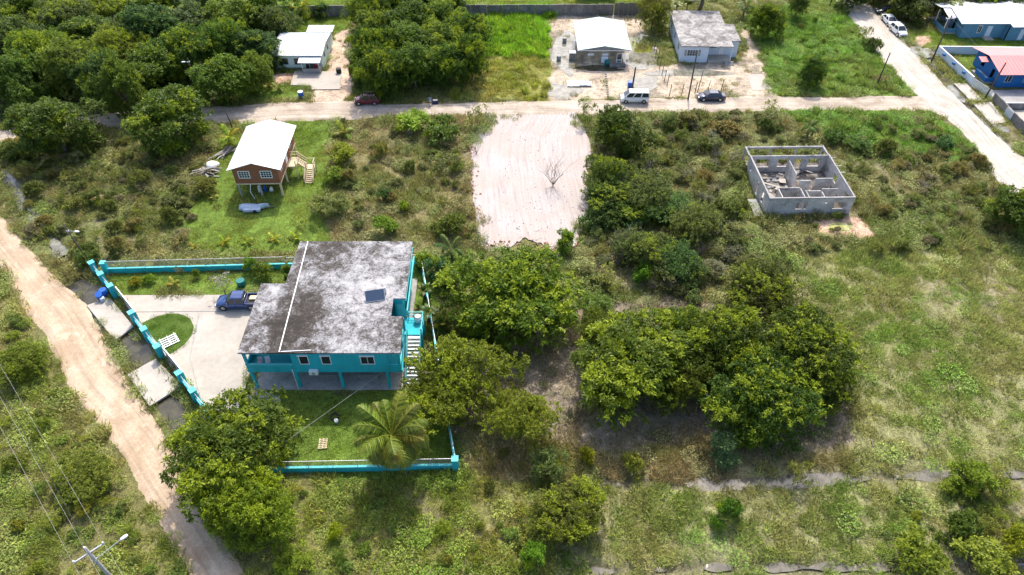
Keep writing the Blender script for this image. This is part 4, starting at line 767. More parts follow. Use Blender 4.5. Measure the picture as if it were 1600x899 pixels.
def palm(px, py, H, nf, fr, sc, c, label, group=None, lean=(0, 0), name='palm_tree', cat='palm', zc=None):
    zc = H if zc is None else zc; gx_, gy_ = G(px, py, zc); r = random.Random(int(px * 7 + py)); o = thing(name, label, cat, (gx_ - lean[0], gy_ - lean[1], 0), 0, group)
    if H > .4:
        m = MB(); N = 10; m.tube([(lean[0] * (i / N) ** 1.5, lean[1] * (i / N) ** 1.5, -.1 + (H + .1) * i / N) for i in range(N + 1)], [.17 * (1.25 - .55 * i / N) * min(1, H / 3 + .3) * (1 + .06 * (i % 2)) for i in range(N + 1)], 10); m.build('trunk', M['palmtrunk'], o, True)
    for k in range(nf):
        a = k * 2.399 + r.uniform(-.25, .25); t = k / nf; f = link('frond', fr[min(2, int(t * 3))], None, o); f.location = (lean[0], lean[1], H - .05 - .12 * t)
        f.rotation_euler = Euler((r.uniform(-.2, .2), -.6 + 1.2 * t + r.uniform(-.2, .2), a), 'XYZ'); s_ = sc * r.uniform(.88, 1.1); f.scale = (s_,) * 3; f.color = (*[q * r.uniform(.8, 1.25) for q in c], 1)
    return o
palm(612, 680, 5.0, 44, F_big, 1.2, (.125, .155, .02), 'large coconut palm bending over the near turquoise wall', None, (.3, -.5))
palm(705, 388, 3.2, 14, F_big, .62, (.09, .14, .03), 'dark green palm behind the turquoise house')
palm(1266, 198, 2.2, 12, F_big, .52, (.13, .19, .04), 'young green palm above the unfinished house')
for px, py, H, nf, sc, c, lb in [(395, 128, 1.2, 12, 1.9, (.20, .23, .03), 'yellowing palm beside the mint house'), (470, 12, 2.0, 12, 2.1, (.28, .31, .02), 'golden palm in front of the back wall'), (537, 208, .6, 9, 1.5, (.22, .25, .03), 'yellow palm right of the white metal roof'), (357, 213, 1.6, 11, 1.35, (.25, .29, .02), 'yellow palm behind the timber house'),
   (350, 378, .35, 9, .8, (.30, .34, .02), 'leftmost yellow plant in the row behind the pickup'), (386, 378, .3, 8, .7, (.24, .30, .02), 'second yellow plant in the row behind the pickup'), (428, 374, .35, 9, .8, (.29, .33, .02), 'third yellow plant in the row behind the pickup'), (462, 371, .35, 9, .78, (.28, .33, .02), 'fourth yellow plant of the row, beside the concrete roof'),
   (303, 386, .25, 8, .7, (.24, .26, .03), 'pale yellow plant near the scrub edge'), (271, 443, .3, 9, .75, (.26, .27, .03), 'yellow potted palm on the lawn by the upper driveway'), (434, 138, .5, 9, 1.0, (.18, .22, .03), 'small palm in the grass before the mint house'), (418, 133, .5, 9, 1.0, (.20, .22, .03), 'small palm at the left before the mint house'), (1165, 8, 2.5, 12, 1.7, (.16, .20, .05), 'pale palm behind the white flat roofed house'),
   (333, 308, .3, 8, .6, (.33, .31, .06), 'small yellow plant left of the timber house shadow'), (55, 268, .3, 14, 1.5, (.14, .19, .02), 'bright green clumped palm beside the narrow ditch'), (690, 505, 1.0, 8, 1.3, (.20, .22, .03), 'yellowish palm beside the turquoise stairs'), (830, 20, .2, 0, 1, (0, 0, 0), '')]:
    if lb: palm(px, py, H, nf, F_small, sc, c, lb, None, (0, 0), 'young_palm', 'palm')
def banana(px, py, H, nf, c, label, sd):
    r = random.Random(sd); gx_, gy_ = G(px, py, H * .6); o = thing('banana_plant', label, 'plant', (gx_, gy_, 0)); MB().tube([(0, 0, -.1), (0, 0, H * .55)], [.16, .09], 8).build('stem', M['bark'], o, True)
    for k in range(nf):
        m = MB(); L = H * r.uniform(.55, .8); w = L * .17; N = 7; rows = []
        for i in range(N + 1):
            t = i / N; xx = L * t * .75; zz = L * (.8 * t - .75 * t * t); ww = w * math.sin(math.pi * min(.97, .12 + .86 * t)) ; rows.append([(xx, -ww, zz - ww * .35), (xx, 0, zz), (xx, ww, zz - ww * .35)])
        m.loft(rows, False, False); f = m.build('leaf', M['leaf_palm'], o, True); f.location = (0, 0, H * .5); f.rotation_euler = (0, r.uniform(-.7, -.1), k * 2.399); f.color = (*[q * r.uniform(.8, 1.2) for q in c], 1)
for i, (px, py, H, nf, lb) in enumerate([(668, 488, 3.0, 9, 'banana plant beside the turquoise landing'), (662, 455, 2.6, 8, 'banana plant behind the turquoise landing'), (1075, 4, 4.0, 9, 'yellow banana plant left of the big trunk behind the flat roof'), (1058, 8, 3.6, 8, 'banana plant at the left corner behind the flat roof')]): banana(px, py, H, nf, (.14, .20, .03) if i < 2 else (.24, .28, .03), lb, i)
# trunk behind the flat roof
tt = thing('tree', 'thick dark trunk rising behind the white flat roof', 'tree', (*G(1092, 18), 0)); link('trunk', limbs('thick_trunk', 95, 12, .45, 3, 4, 'bark', 1, .6), None, tt); cr = link('crown', TREES['dark1'][0], None, tt); cr.location = (0, 0, 6.5); cr.scale = (.9, .9, .7); cr.color = (.05, .09, .02, 1)
# ================================================================== BUILDINGS
def window(parent, x0, x1, z0, z1, y, frame='white', cols=2, rows=1, fw=.06, out=.03, axis='x', glass='glass', hood=False):
    """window in a wall: frame proud of the face, panes set back; axis 'x' wall runs along x and faces -y, 'y' wall runs along y at x=y-arg"""
    def B(m, a, b, c, d, e, f):
        return m.box(a, b, c, d, e, f) if axis == 'x' else m.box(min(c, d), max(c, d), a, b, e, f)
    sg = 1 if axis in ('x', '+x') else -1
    fr = MB()
    yo, yi = (y - out, y + .08)
    if axis == '-x': yo, yi = y - .03, y + .08            # faces -x
    if axis == '+x': yo, yi = y + .03, y - .08            # faces +x
    for (a, b, e, f) in [(x0 - fw, x0, z0 - fw, z1 + fw), (x1, x1 + fw, z0 - fw, z1 + fw), (x0, x1, z0 - fw, z0), (x0, x1, z1, z1 + fw)]: B(fr, a, b, yo, yi, e, f)
    for i in range(1, cols): xm = x0 + (x1 - x0) * i / cols; B(fr, xm - .02, xm + .02, yo + (.01 if axis == 'x' else 0), yi, z0, z1)
    for i in range(1, rows): zm = z0 + (z1 - z0) * i / rows; B(fr, x0, x1, yo + (.013 if axis == 'x' else 0), yi - .003, zm - .015, zm + .015)
    w = fr.build('window', M[frame], parent); p = MB(); ym = (yo + yi) / 2; B(p, x0, x1, ym + .01, ym + .03, z0, z1); p.build('pane', M[glass], w)
    if hood: h = MB(); B(h, x0 - .12, x1 + .12, yo - .10, yi, z1 + fw + .003, z1 + fw + .10); h.build('hood', M['white'], w)
    return w
def gable_roof(parent, x0, x1, y0, y1, ze, zr, mat, rib=.4, th=.06, along='y'):
    """two ribbed metal slopes, ridge along y"""
    xm = (x0 + x1) / 2; out = []
    for s, (xa, xb) in ((-1, (x0, xm)), (1, (x1, xm))):
        m = MB(); L = y1 - y0
        ring = lambda yy: [(xa, yy, ze), (xb, yy, zr), (xb, yy, zr + th), (xa, yy, ze + th)]
        m.loft([ring(y0), ring(y1)])
        for k in range(1, int(L / rib)):
            yy = y0 + k * L / int(L / rib); m.loft([[(xa, yy - .03, ze + th), (xb, yy - .03, zr + th), (xb, yy, zr + th + .03), (xa, yy, ze + th + .03)], [(xa, yy + .03, ze + th - .002), (xb, yy + .03, zr + th - .002), (xb, yy, zr + th + .028), (xa, yy, ze + th + .028)]])
        out.append(m.build('roof_slope', mat, parent))
    MB().loft([[(xm - .18, y, zr + th - .05), (xm, y, zr + th + .04), (xm + .18, y, zr + th - .05)] for y in (y0 - .01, y1 + .01)]).build('ridge_cap', mat, parent)
    return out
def shed_roof(parent, x0, x1, y0, y1, z0, z1, mat, rib=.4, th=.05, nm='roof'):
    m = MB().loft([[(x, y0, z0), (x, y1, z1), (x, y1, z1 + th), (x, y0, z0 + th)] for x in (x0, x1)])
    n = max(1, int((x1 - x0) / rib))
    for k in range(1, n):
        x = x0 + (x1 - x0) * k / n; m.loft([[(x - .03, y0, z0 + th - .002), (x, y0, z0 + th + .035), (x + .03, y0, z0 + th - .002)], [(x - .03, y1, z1 + th - .002), (x, y1, z1 + th + .035), (x + .03, y1, z1 + th - .002)]])
    return m.build(nm, mat, parent)
def stairs(parent, x0, x1, ytop, ztop, ybot, n, mat, stringer=True, matrail=None, rail=.9):
    st = MB().box(0, 0, 0, 0, 0, 0); st = MB(); dy = (ybot - ytop) / n; dz = ztop / n
    for xx in (x0 + .04, x1 - .04): st.bar((xx, ytop, ztop - .12), (xx, ybot, -.05), .05, .22)
    s = st.build('stringer', matrail or mat, parent)
    for i in range(n): z = ztop - dz * (i + 1) + .0; yy = ytop + dy * (i + .5); MB().box(x0 + .07, x1 - .07, yy - abs(dy) * .55, yy + abs(dy) * .55, z - .05 + dz * .5, z + dz * .5).build('tread', mat, s)
    r = MB()
    for xx in (x0, x1):
        r.bar((xx, ytop, ztop + rail), (xx, ybot, rail), .07, .07)
        r.bar((xx, ytop, ztop + rail * .5), (xx, ybot, rail * .5), .05, .05)
        for t in (0, .5, 1): yy = ytop + (ybot - ytop) * t; r.box(xx - .04, xx + .04, yy - .04, yy + .04, ztop * (1 - t) - (.1 if t < 1 else 0), ztop * (1 - t) + rail + .03)
    r.build('handrail', matrail or mat, parent)

# ------------------------------------------------------------------ turquoise house on columns
TH = thing('turquoise_house', 'turquoise two storey house on columns with stained flat concrete roof', 'house', (-19, 46.8, 0)); ox, oy = -19, 46.8
def hb(nm, mat, parent=TH, smooth_=False): return nm
t = lambda x, y: (x - ox, y - oy)
rp = [t(*p) for p in [(-27.55, 46.6), (-27.75, 56.7), (-25.05, 56.7), (-24.95, 63.9), (-11.7, 63.9), (-11.5, 54.35), (-12.8, 54.35), (-12.75, 51.7), (-11.45, 51.7), (-11.2, 46.6)]]
MB().prism(rp, 5.70, 5.88).build('roof', M['roof_old'], TH, bevel=.03)
MB().bar((*t(-24.0, 63.8), 5.93), (*t(-23.35, 46.7), 5.93), .10, .06).build('roof_pipe', M['white_plastic'], TH)
MB().bar((*t(-23.2, 46.75), 5.92), (*t(-20.2, 46.95), 5.92), .07, .05).build('roof_pipe', M['white_plastic'], TH)
# floor slab with edge beam
MB().prism([t(*p) for p in [(-27.35, 46.8), (-27.5, 56.5), (-24.9, 56.5), (-24.8, 63.7), (-11.9, 63.7), (-11.8, 54.3), (-9.75, 54.3), (-9.75, 51.75), (-11.6, 51.75), (-11.3, 46.8)]], 2.62, 2.92).build('floor_slab', M['turq'], TH)
w_f = MB().wall(t(-22.45, 46.82), t(-12.65, 46.82), 2.922, 5.698, .15, [(.85, 1.7, 3.95, 5.15), (3.1, 3.95, 3.95, 5.15), (7.1, 8.4, 3.95, 5.1)]); w_f.wall(t(-12.65, 46.972), t(-12.8, 51.7), 2.922, 5.698, .15).wall(t(-12.8, 54.37), t(-11.95, 54.37), 2.922, 5.698, .15).wall(t(-11.95, 54.522), t(-12.05, 63.6), 2.922, 5.698, .15, [(1.2, 2.4, 3.9, 5.1), (5.2, 6.4, 3.9, 5.1)])
w_f.wall(t(-12.2, 63.6), t(-24.75, 63.6), 2.922, 5.698, .15).wall(t(-24.75, 63.45), t(-24.85, 56.5), 2.922, 5.698, .15).wall(t(-24.85, 56.35), t(-22.45, 52.2), 2.922, 5.698, .15).wall(t(-22.45, 52.1), t(-22.45, 46.98), 2.922, 5.698, .15, [(1.2, 2.2, 2.95, 5.0)])
w_f.build('upper_wall', M['turq'], TH)
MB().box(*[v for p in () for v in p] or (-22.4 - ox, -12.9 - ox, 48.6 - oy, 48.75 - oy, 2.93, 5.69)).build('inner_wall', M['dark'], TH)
for a, b, h in ((-21.6, -20.75, True), (-19.35, -18.5, True), (-15.35, -14.05, True)): window(TH, a - ox, b - ox, 3.95, 5.1 if b > -15 else 5.15, 46.82 - oy, 'white', 2 if b > -15 else 1, 1, .07, .05, hood=h)
# left balcony
bl = MB().wall(t(-27.3, 46.82), t(-22.47, 46.82), 2.922, 3.75, .13).wall(t(-27.45, 56.4), t(-27.3, 46.97), 2.922, 3.75, .13).build('balcony_parapet', M['turq'], TH)
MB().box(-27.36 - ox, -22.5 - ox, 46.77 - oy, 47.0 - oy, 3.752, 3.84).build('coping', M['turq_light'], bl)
MB().box(-27.3 - ox, -22.47 - ox, 46.83 - oy, 46.99 - oy, 5.38, 5.697).build('balcony_beam', M['turq'], TH)
for xx, yy in ((-27.3, 46.83), (-27.4, 51.6), (-27.45, 56.2)): MB().box(xx - ox, xx + .26 - ox, yy - oy, yy + .26 - oy, 3.752, 5.695).build('balcony_post', M['turq'], TH)
# right corner balcony
br = MB().wall(t(-12.62, 46.84), t(-11.4, 46.84), 2.922, 3.75, .13).wall(t(-11.4, 46.98), t(-11.6, 51.7), 2.922, 3.75, .13).build('balcony_parapet', M['turq'], TH)
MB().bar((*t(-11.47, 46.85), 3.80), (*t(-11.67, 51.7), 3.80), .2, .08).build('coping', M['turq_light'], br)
for yy in (46.85, 49.2, 51.5): MB().box(-11.62 - ox, -11.40 - ox, yy - oy, yy + .2 - oy, 3.752, 5.695).build('balcony_post', M['turq'], TH)
MB().bar((*t(-11.55, 54.5), 5.3), (*t(-11.7, 63.5), 5.3), .06, .05).bar((*t(-11.55, 54.5), 3.8), (*t(-11.7, 63.5), 3.8), .12, .1).build('side_rail', M['turq_light'], TH)
MB().wall(t(-11.55, 54.5), t(-11.75, 63.6), 2.925, 3.72, .1).build('side_parapet', M['turq'], TH)
# columns and ground floor
for yy in (46.75, 51.8, 57.0, 62.9):
    for xx in (-27.04, -22.43, -17.85, -12.93):
        if xx < -25 and yy > 57: continue
        MB().box(xx - .15 - ox, xx + .15 - ox, yy + .02 - oy, yy + .32 - oy, -.1, 2.618).build('column', M['turq'], TH)
gs = MB().prism([t(*p) for p in [(-27.4, 46.5), (-27.6, 56.6), (-24.9, 56.6), (-24.9, 63.6), (-11.6, 63.6), (-11.6, 46.5)]], -.05, .075).build('ground_slab', M['concrete_grey'], TH)
MB().wall(t(-24.5, 55.3), t(-12.3, 55.3), .08, 2.615, .15, [(3, 4, .09, 2.1), (8, 9.2, 1.0, 2.1)]).wall(t(-24.8, 63.2), t(-24.65, 55.3), .08, 2.615, .15).wall(t(-12.3, 55.5), t(-12.3, 63.2), .08, 2.615, .15).wall(t(-12.4, 63.3), t(-24.6, 63.3), .08, 2.615, .15).build('lower_wall', M['mint'], TH)
ac = MB().box(-20.9 - ox, -20.0 - ox, 46.4 - oy, 46.8 - oy, 2.60, 3.12).build('air_conditioner', M['white_plastic'], TH); MB().tube([(-20.45 - ox, 46.39 - oy, 2.86), (-20.45 - ox, 46.37 - oy, 2.86)], .2, 14).build('fan_grille', M['galv'], ac)
MB().tube([(-22.6 - ox, 46.6 - oy, 0), (-22.6 - ox, 46.6 - oy, 3.3)], .04, 8).build('drain_pipe', M['white_plastic'], TH)
# side stairs with landing
stairs(TH, -11.3 - ox, -9.85 - ox, 51.7 - oy, 2.9, 47.3 - oy, 13, M['white'], matrail=M['turq_light'])
rl = MB()
for a, b in (((-9.8, 51.75), (-9.8, 54.25)), ((-9.8, 54.25), (-11.4, 54.25)), ):
    for zz in (3.4, 3.85): rl.bar((*t(*a), zz), (*t(*b), zz), .07, .07)
for p in ((-9.8, 51.75), (-9.8, 54.25), (-11.4, 54.25), (-9.8, 53)): rl.box(p[0] - .05 - ox, p[0] + .05 - ox, p[1] - .05 - oy, p[1] + .05 - oy, 2.92, 3.9)
rl.build('landing_rail', M['turq_light'], TH)
MB().box(-9.95 - ox, -9.75 - ox, 54.0 - oy, 54.2 - oy, -.1, 2.618).box(-9.95 - ox, -9.75 - ox, 51.9 - oy, 52.1 - oy, -.1, 2.618).build('landing_column', M['turq'], TH)
MB().box(-12.6 - ox, -11.7 - ox, 54.32 - oy, 54.365 - oy, 2.93, 5.0).build('door', M['turq_light'], TH)
wt = thing('water_tank', 'white round tank on the turquoise stair landing', 'tank', (-10.35, 53.75, 2.92)); MB().tube([(0, 0, 0), (0, 0, .75)], .42, 20).build('body', M['white_plastic'], wt, True); MB().tube([(0, 0, .75), (0, 0, .85), (0, 0, .88)], [.42, .25, .1], 20).build('lid', M['white_plastic'], wt, True)
sp = thing('solar_panel', 'tilted blue grey panel on the stained concrete roof', 'panel', (*G(587, 470, 5.9), 5.88), R(12)); Mx = Matrix.Rotation(R(38), 4, 'X'); MB().box(-1.0, 1.0, -.02, 1.15, .12, .18, Mx).build('panel', M['solar'], sp); fm = MB()
for a, b, c, d in ((-1.04, 1.04, -.06, -.02), (-1.04, 1.04, 1.15, 1.19), (-1.04, -1.0, -.02, 1.15), (1.0, 1.04, -.02, 1.15)): fm.box(a, b, c, d, .10, .19, Mx)
fm.build('frame', M['galv'], sp)
for xx in (-.8, .8): MB().bar((xx, .85, 0), (xx, .85, .75), .05, .05).bar((xx, 0, 0), (xx, 0, .15), .05, .05).build('leg', M['galv'], sp)
MB().tube([(1.15, .95, 0), (1.15, .95, .95)], .12, 12).build('cylinder', M['white_plastic'], sp, True)
for i, (x, y, lb) in enumerate([(-26.1, 47.5, 'pale plastic chair with pinkish back on the left balcony'), (-25.3, 47.6, 'white plastic chair behind the balcony parapet')]):
    c = thing('plastic_chair', lb, 'chair', (x, y, 2.93), .3 * i); mt = M['white_plastic'] if i else paint('pinkish_plastic', (.7, .5, .5), .5); MB().box(-.24, .24, -.22, .24, .42, .46).build('seat', mt, c); MB().box(-.24, .24, .22, .26, .46, 1.0).build('backrest', mt, c)
    for sx in (-1, 1):
        for sy in (-1, 1): MB().box(sx * .21 - .02, sx * .21 + .02, sy * .19 - .02, sy * .19 + .02, 0, .42).build('leg', mt, c)
def mesh_panel(nm, w, h, parent=None, sp=.12, r=.006, mat='galv', frame=.03):
    """wire mesh panel in the xz plane from x=0..w, z=0..h"""
    m = MB(); n = int((w + h) / sp)
    for k in range(1, n):
        c = k * sp
        for s in (0, 1):
            a = (max(0, c - h), min(c, h)); b = (min(c, w), max(0, c - w))
            if s: a = (w - a[0], a[1]); b = (w - b[0], b[1])
            dx, dz = b[0] - a[0], b[1] - a[1]; L = math.hypot(dx, dz) or 1; nx_, nz_ = -dz / L * r, dx / L * r; y0 = .006 * (2 * s - 1)
            m.add([(a[0] - nx_, y0, a[1] - nz_), (b[0] - nx_, y0, b[1] - nz_), (b[0] + nx_, y0, b[1] + nz_), (a[0] + nx_, y0, a[1] + nz_)], [(0, 1, 2, 3)])
    return m.build(nm, M[mat], parent)
for i, (x, w, lb) in enumerate([(-20.6, 1.9, 'wire panel standing under the house left of the middle column'), (-16.2, 1.9, 'wire panel standing under the house right of the middle column')]):
    p = thing('wire_panel', lb, 'panel', (x, 47.6, .075)); mesh_panel('mesh', w, 1.0, p, .1); f = MB()
    for a, b in (((0, 0), (w, 0)), ((0, 1), (w, 1)), ((0, 0), (0, 1)), ((w, 0), (w, 1)), ((w / 2, 0), (w / 2, 1))): f.bar((a[0], 0, a[1] + .02), (b[0], 0, b[1] + .02), .03, .03)
    f.build('frame', M['galv'], p)

# ------------------------------------------------------------------ turquoise fences
def fence_run(label, p0, p1, hw, hm, posts, pillar_ends=(False, False), nm='boundary_wall'):
    p0 = Vector((*p0, 0)); p1 = Vector((*p1, 0)); L = (p1 - p0).length; a = math.atan2(p1.y - p0.y, p1.x - p0.x); o = thing(nm, label, 'fence', p0, a)
    n = max(1, round(L / 6)); 
    for k in range(n): 
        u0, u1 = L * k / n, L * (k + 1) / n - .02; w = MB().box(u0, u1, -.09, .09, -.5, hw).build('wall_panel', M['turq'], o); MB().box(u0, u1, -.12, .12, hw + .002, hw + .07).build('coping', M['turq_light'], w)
    if hm:
        mesh_panel('chain_link', L, hm - .05, o).location = (0, 0, hw + .08); MB().bar((0, 0, hw + hm + .06), (L, 0, hw + hm + .06), .045, .045).build('top_rail', M['galv'], o)
        for k in range(posts + 1): MB().bar((L * k / posts, 0, hw + .072), (L * k / posts, 0, hw + hm + .05), .05, .05).build('post', M['galv'], o)
    for e, u in zip(pillar_ends, (0, L)):
        if e: q = MB().box(u - .28, u + .28, -.28, .28, -.5, 1.75).build('pillar', M['turq'], o); MB().box(u - .33, u + .33, -.33, .33, 1.752, 1.85).build('cap', M['turq_light'], q)
    return o
fence_run('long low turquoise wall with wire mesh behind the driveway lawn', (-50.2, 64.7), (-28.2, 65.6), .75, 1.1, 9, (True, False))
fence_run('turquoise wall with wire mesh in front of the near lawn', (-24.0, 36.6), (-5.4, 37.0), .75, 1.0, 8, (False, True))
fence_run('turquoise side wall running back from the near fence corner', (-5.45, 37.35), (-11.3, 66.0), .75, 1.0, 12, (False, True))
fence_run('short turquoise wall behind the house at the back corner', (-27.9, 65.6), (-11.6, 66.1), .75, 1.0, 7)
PX = [(-51.61, 64.72), (-49.58, 62.76), (-47.64, 60.64), (-43.43, 56.22), (-40.97, 53.74), (-38.66, 51.1), (-35.04, 47.4), (-32.88, 45.08), (-30.76, 42.91)]
for i, (a, b, c, lb) in enumerate([(0, 1, 2, 'turquoise pillared street wall at the far end of the fence'), (3, 4, 5, 'turquoise pillared street wall between the two gates'), (6, 7, 8, 'turquoise pillared street wall next to the road edge tree')]):
    A = Vector((*PX[a], 0)); Cc = Vector((*PX[c], 0)); L = (Cc - A).length; an = math.atan2(Cc.y - A.y, Cc.x - A.x); o = thing('street_wall', lb, 'fence', A, an)
    for u in (0, (Vector((*PX[b], 0)) - A).length, L): q = MB().box(u - .3, u + .3, -.3, .3, -.6, 1.75).build('pillar', M['turq'], o); MB().box(u - .35, u + .35, -.35, .35, 1.752, 1.86).build('cap', M['turq_light'], q)
    m_ = (Vector((*PX[b], 0)) - A).length
    for u0, u1 in ((.3, m_ - .3), (m_ + .3, L - .3)):
        w = MB().box(u0, u1, -.14, .14, -.6, .85).build('low_wall', M['turq'], o); MB().box(u0, u1, -.17, .17, .852, .92).build('coping', M['turq_light'], w); r_ = MB()
        for zz in (1.15, 1.4, 1.62): r_.tube([(u0, 0, zz), (u1, 0, zz)], .025, 6)
        for k in range(7): uu = u0 + (u1 - u0) * (k + .5) / 7; r_.tube([(uu, 0, .92), (uu, 0, 1.62)], .014, 5)
        r_.build('railing', M['galv'], o)
for a, b, lb in ((2, 3, 'closed sliding gate with white top rail at the upper bridge'), (5, 6, 'closed sliding gate with white top rail at the lower bridge')):
    A = Vector((*PX[a], 0)); B_ = Vector((*PX[b], 0)); d = (B_ - A).normalized(); A = A + d * .5; B_ = B_ - d * .5; L = (B_ - A).length; nrm_ = Vector((-d.y, d.x, 0)); o = thing('sliding_gate', lb, 'gate', A + nrm_ * .45, math.atan2(d.y, d.x))
    MB().box(-.3, L + .3, -.06, .06, 1.35, 1.45).build('top_rail', M['white'], o); MB().box(-.3, L + .3, -.04, .04, .12, .2).build('bottom_rail', M['white'], o)
    for k in range(8): uu = -.3 + (L + .6) * k / 7; MB().box(uu - .03, uu + .03, -.035, .035, .2, 1.35).build('upright', M['white'], o)
    n = 5
    for k in range(7):
        u0 = -.3 + (L + .6) * k / 7 + .035; u1 = -.3 + (L + .6) * (k + 1) / 7 - .035; MB().box(u0, u1, -.012, .012, .2, 1.35).build('sheet', M['grey_gate'], o)
# ------------------------------------------------------------------ timber house on stilts
WH = thing('timber_house', 'red brown timber house on stilts with white metal roof', 'house', (-38.05, 80.4, 0), R(1.5))
Wd, Dp = 6.1, 10.2
ws = MB().wall((0, 0), (Wd, 0), 2.3, 4.75, .12, [(.75, 2.15, 3.25, 4.25), (3.75, 5.15, 3.25, 4.25)]).wall((Wd, .125), (Wd, Dp), 2.3, 4.75, .12, [(4.2, 5.2, 2.45, 4.4), (1.2, 2.2, 3.3, 4.3), (7, 8, 3.3, 4.3)]).wall((Wd - .125, Dp), (0, Dp), 2.3, 4.75, .12).wall((0, Dp - .125), (0, .125), 2.3, 4.75, .12)
wl_ = ws.build('wall', M['wood_red'], WH)
for k in range(14):                                     # lap boards
    zz = 2.32 + k * .175
    for x0, x1 in ((-.01, .69 if 3.1 < zz < 4.25 else Wd + .01),) + (((2.21, 3.69), (5.21, Wd + .01)) if 3.1 < zz < 4.25 else ()): MB().box(x0, x1, -.03, -.004, zz, zz + .14).build('siding_board', M['wood_red'], wl_)
MB().add([(0, -.004, 4.752), (Wd, -.004, 4.752), (Wd / 2, -.004, 5.72), (0, .116, 4.752), (Wd, .116, 4.752), (Wd / 2, .116, 5.72)], [(0, 1, 2), (5, 4, 3), (0, 3, 4, 1), (1, 4, 5, 2), (2, 5, 3, 0)]).build('gable', M['wood_red'], WH)
MB().add([(0, Dp - .12, 4.752), (Wd, Dp - .12, 4.752), (Wd / 2, Dp - .12, 5.72), (0, Dp, 4.752), (Wd, Dp, 4.752), (Wd / 2, Dp, 5.72)], [(0, 1, 2), (5, 4, 3), (0, 3, 4, 1), (1, 4, 5, 2), (2, 5, 3, 0)]).build('gable', M['wood_red'], WH)
for a, b in ((.75, 2.15), (3.75, 5.15)): window(WH, a, b, 3.25, 4.25, -.03, 'white', 4, 3, .09, .03)
window(WH, 1.33, 2.33, 3.3, 4.3, Wd, 'white', 2, 2, .08, axis='+x'); window(WH, 7.13, 8.13, 3.3, 4.3, Wd, 'white', 2, 2, .08, axis='+x')
MB().box(Wd - .06, Wd - .02, 4.33, 5.32, 2.45, 4.4).build('door', M['white'], WH)
gable_roof(WH, -.55, Wd + .6, -.5, Dp + .6, 4.72, 5.83, M['white_metal'], .6)
fl = MB().box(-.05, Wd + .05, -.05, Dp + .05, 2.12, 2.298).build('floor_frame', M['wood_pale'], WH)
for xx in (.18, Wd / 2, Wd - .18):
    for yy in (.18, 3.4, 6.7, Dp - .18): MB().box(xx - .11, xx + .11, yy - .11, yy + .11, -.1, 2.118).build('post', M['concrete_grey'] if xx != Wd - .18 else M['wood_pale'], WH)
dk = MB().box(Wd + .06, Wd + 1.3, 4.0, 6.4, 2.1, 2.25).build('deck', M['wood_pale'], WH)
# stairs: upper flight runs to +x, landing, then lower flight to the front
rl = MB()
for yy in (5.0, 6.2): rl.bar((Wd + 1.3, yy, 3.15), (Wd + 2.35, yy, 2.2), .08, .08); rl.bar((Wd + 1.3, yy, 2.7), (Wd + 2.35, yy, 1.75), .06, .06); rl.bar((Wd + 1.3, yy, 2.1), (Wd + 2.4, yy, 1.15), .06, .22)
for k in range(5): MB().box(Wd + 1.35 + k * .22, Wd + 1.60 + k * .22, 5.03, 6.17, 2.0 - k * .2, 2.05 - k * .2).build('tread', M['wood_pale'], WH)
for x_, y_ in ((Wd + 2.4, 5.0), (Wd + 3.5, 6.2), (Wd + 2.4, 6.2)): rl.box(x_ - .05, x_ + .05, y_ - .05, y_ + .05, -.1, 2.2)
rl.bar((Wd + 2.4, 6.2, 2.15), (Wd + 3.5, 6.2, 2.15), .08, .08); rl.bar((Wd + 3.5, 6.2, 2.15), (Wd + 3.5, 5.0, 2.15), .08, .08); rl.bar((Wd + 3.5, 6.2, 1.7), (Wd + 3.5, 5.0, 1.7), .06, .06)
for a, b in (((Wd + 1.3, 4.0), (Wd + 1.3, 4.9)), ((Wd + .1, 6.4), (Wd + 1.3, 6.4))):
    for zz in (2.7, 3.15): rl.bar((*a, zz), (*b, zz), .07, .07)
for p in ((Wd + 1.3, 4.0), (Wd + 1.3, 6.4), (Wd + .12, 6.4)): rl.box(p[0] - .05, p[0] + .05, p[1] - .05, p[1] + .05, -.1 if p[0] > Wd + 1 else 2.26, 3.2)
rl.build('stair_rail', M['wood_pale'], WH)
MB().box(Wd + 2.4, Wd + 3.5, 5.0, 6.2, 1.02, 1.12).build('landing', M['wood_pale'], WH)
lo = bpy.data.objects.new('lower_stair', None); col.objects.link(lo); lo.parent = WH
def lowstair():
    s = MB(); x0, x1 = Wd + 2.4, Wd + 3.5
    for xx in (x0 + .04, x1 - .04): s.bar((xx, 5.0, 1.0), (xx, 3.0, -.05), .06, .24)
    s.build('stringer', M['wood_pale'], WH)
    for k in range(7): yy = 4.85 - k * .28; zz = .96 - k * .14; MB().box(x0 + .08, x1 - .08, yy - .15, yy + .12, zz - .045, zz).build('tread', M['wood_pale'], WH)
    r = MB()
    for xx in (x0 - .02, x1 + .02):
        r.bar((xx, 5.0, 2.1), (xx, 3.0, .95), .08, .08); r.bar((xx, 5.0, 1.6), (xx, 3.0, .5), .06, .06)
        for yy, zt in ((5.0, 2.15), (3.0, 1.0)): r.box(xx - .05, xx + .05, yy - .05, yy + .05, -.1, zt)
    r.build('handrail', M['wood_pale'], WH)
lowstair(); bpy.data.objects.remove(lo)
MB().tube([(2.0, -.25, 2.3), (1.75, -.4, 1.2), (2.15, -.6, .0)], .05, 8).build('drain_pipe', M['white_plastic'], WH)
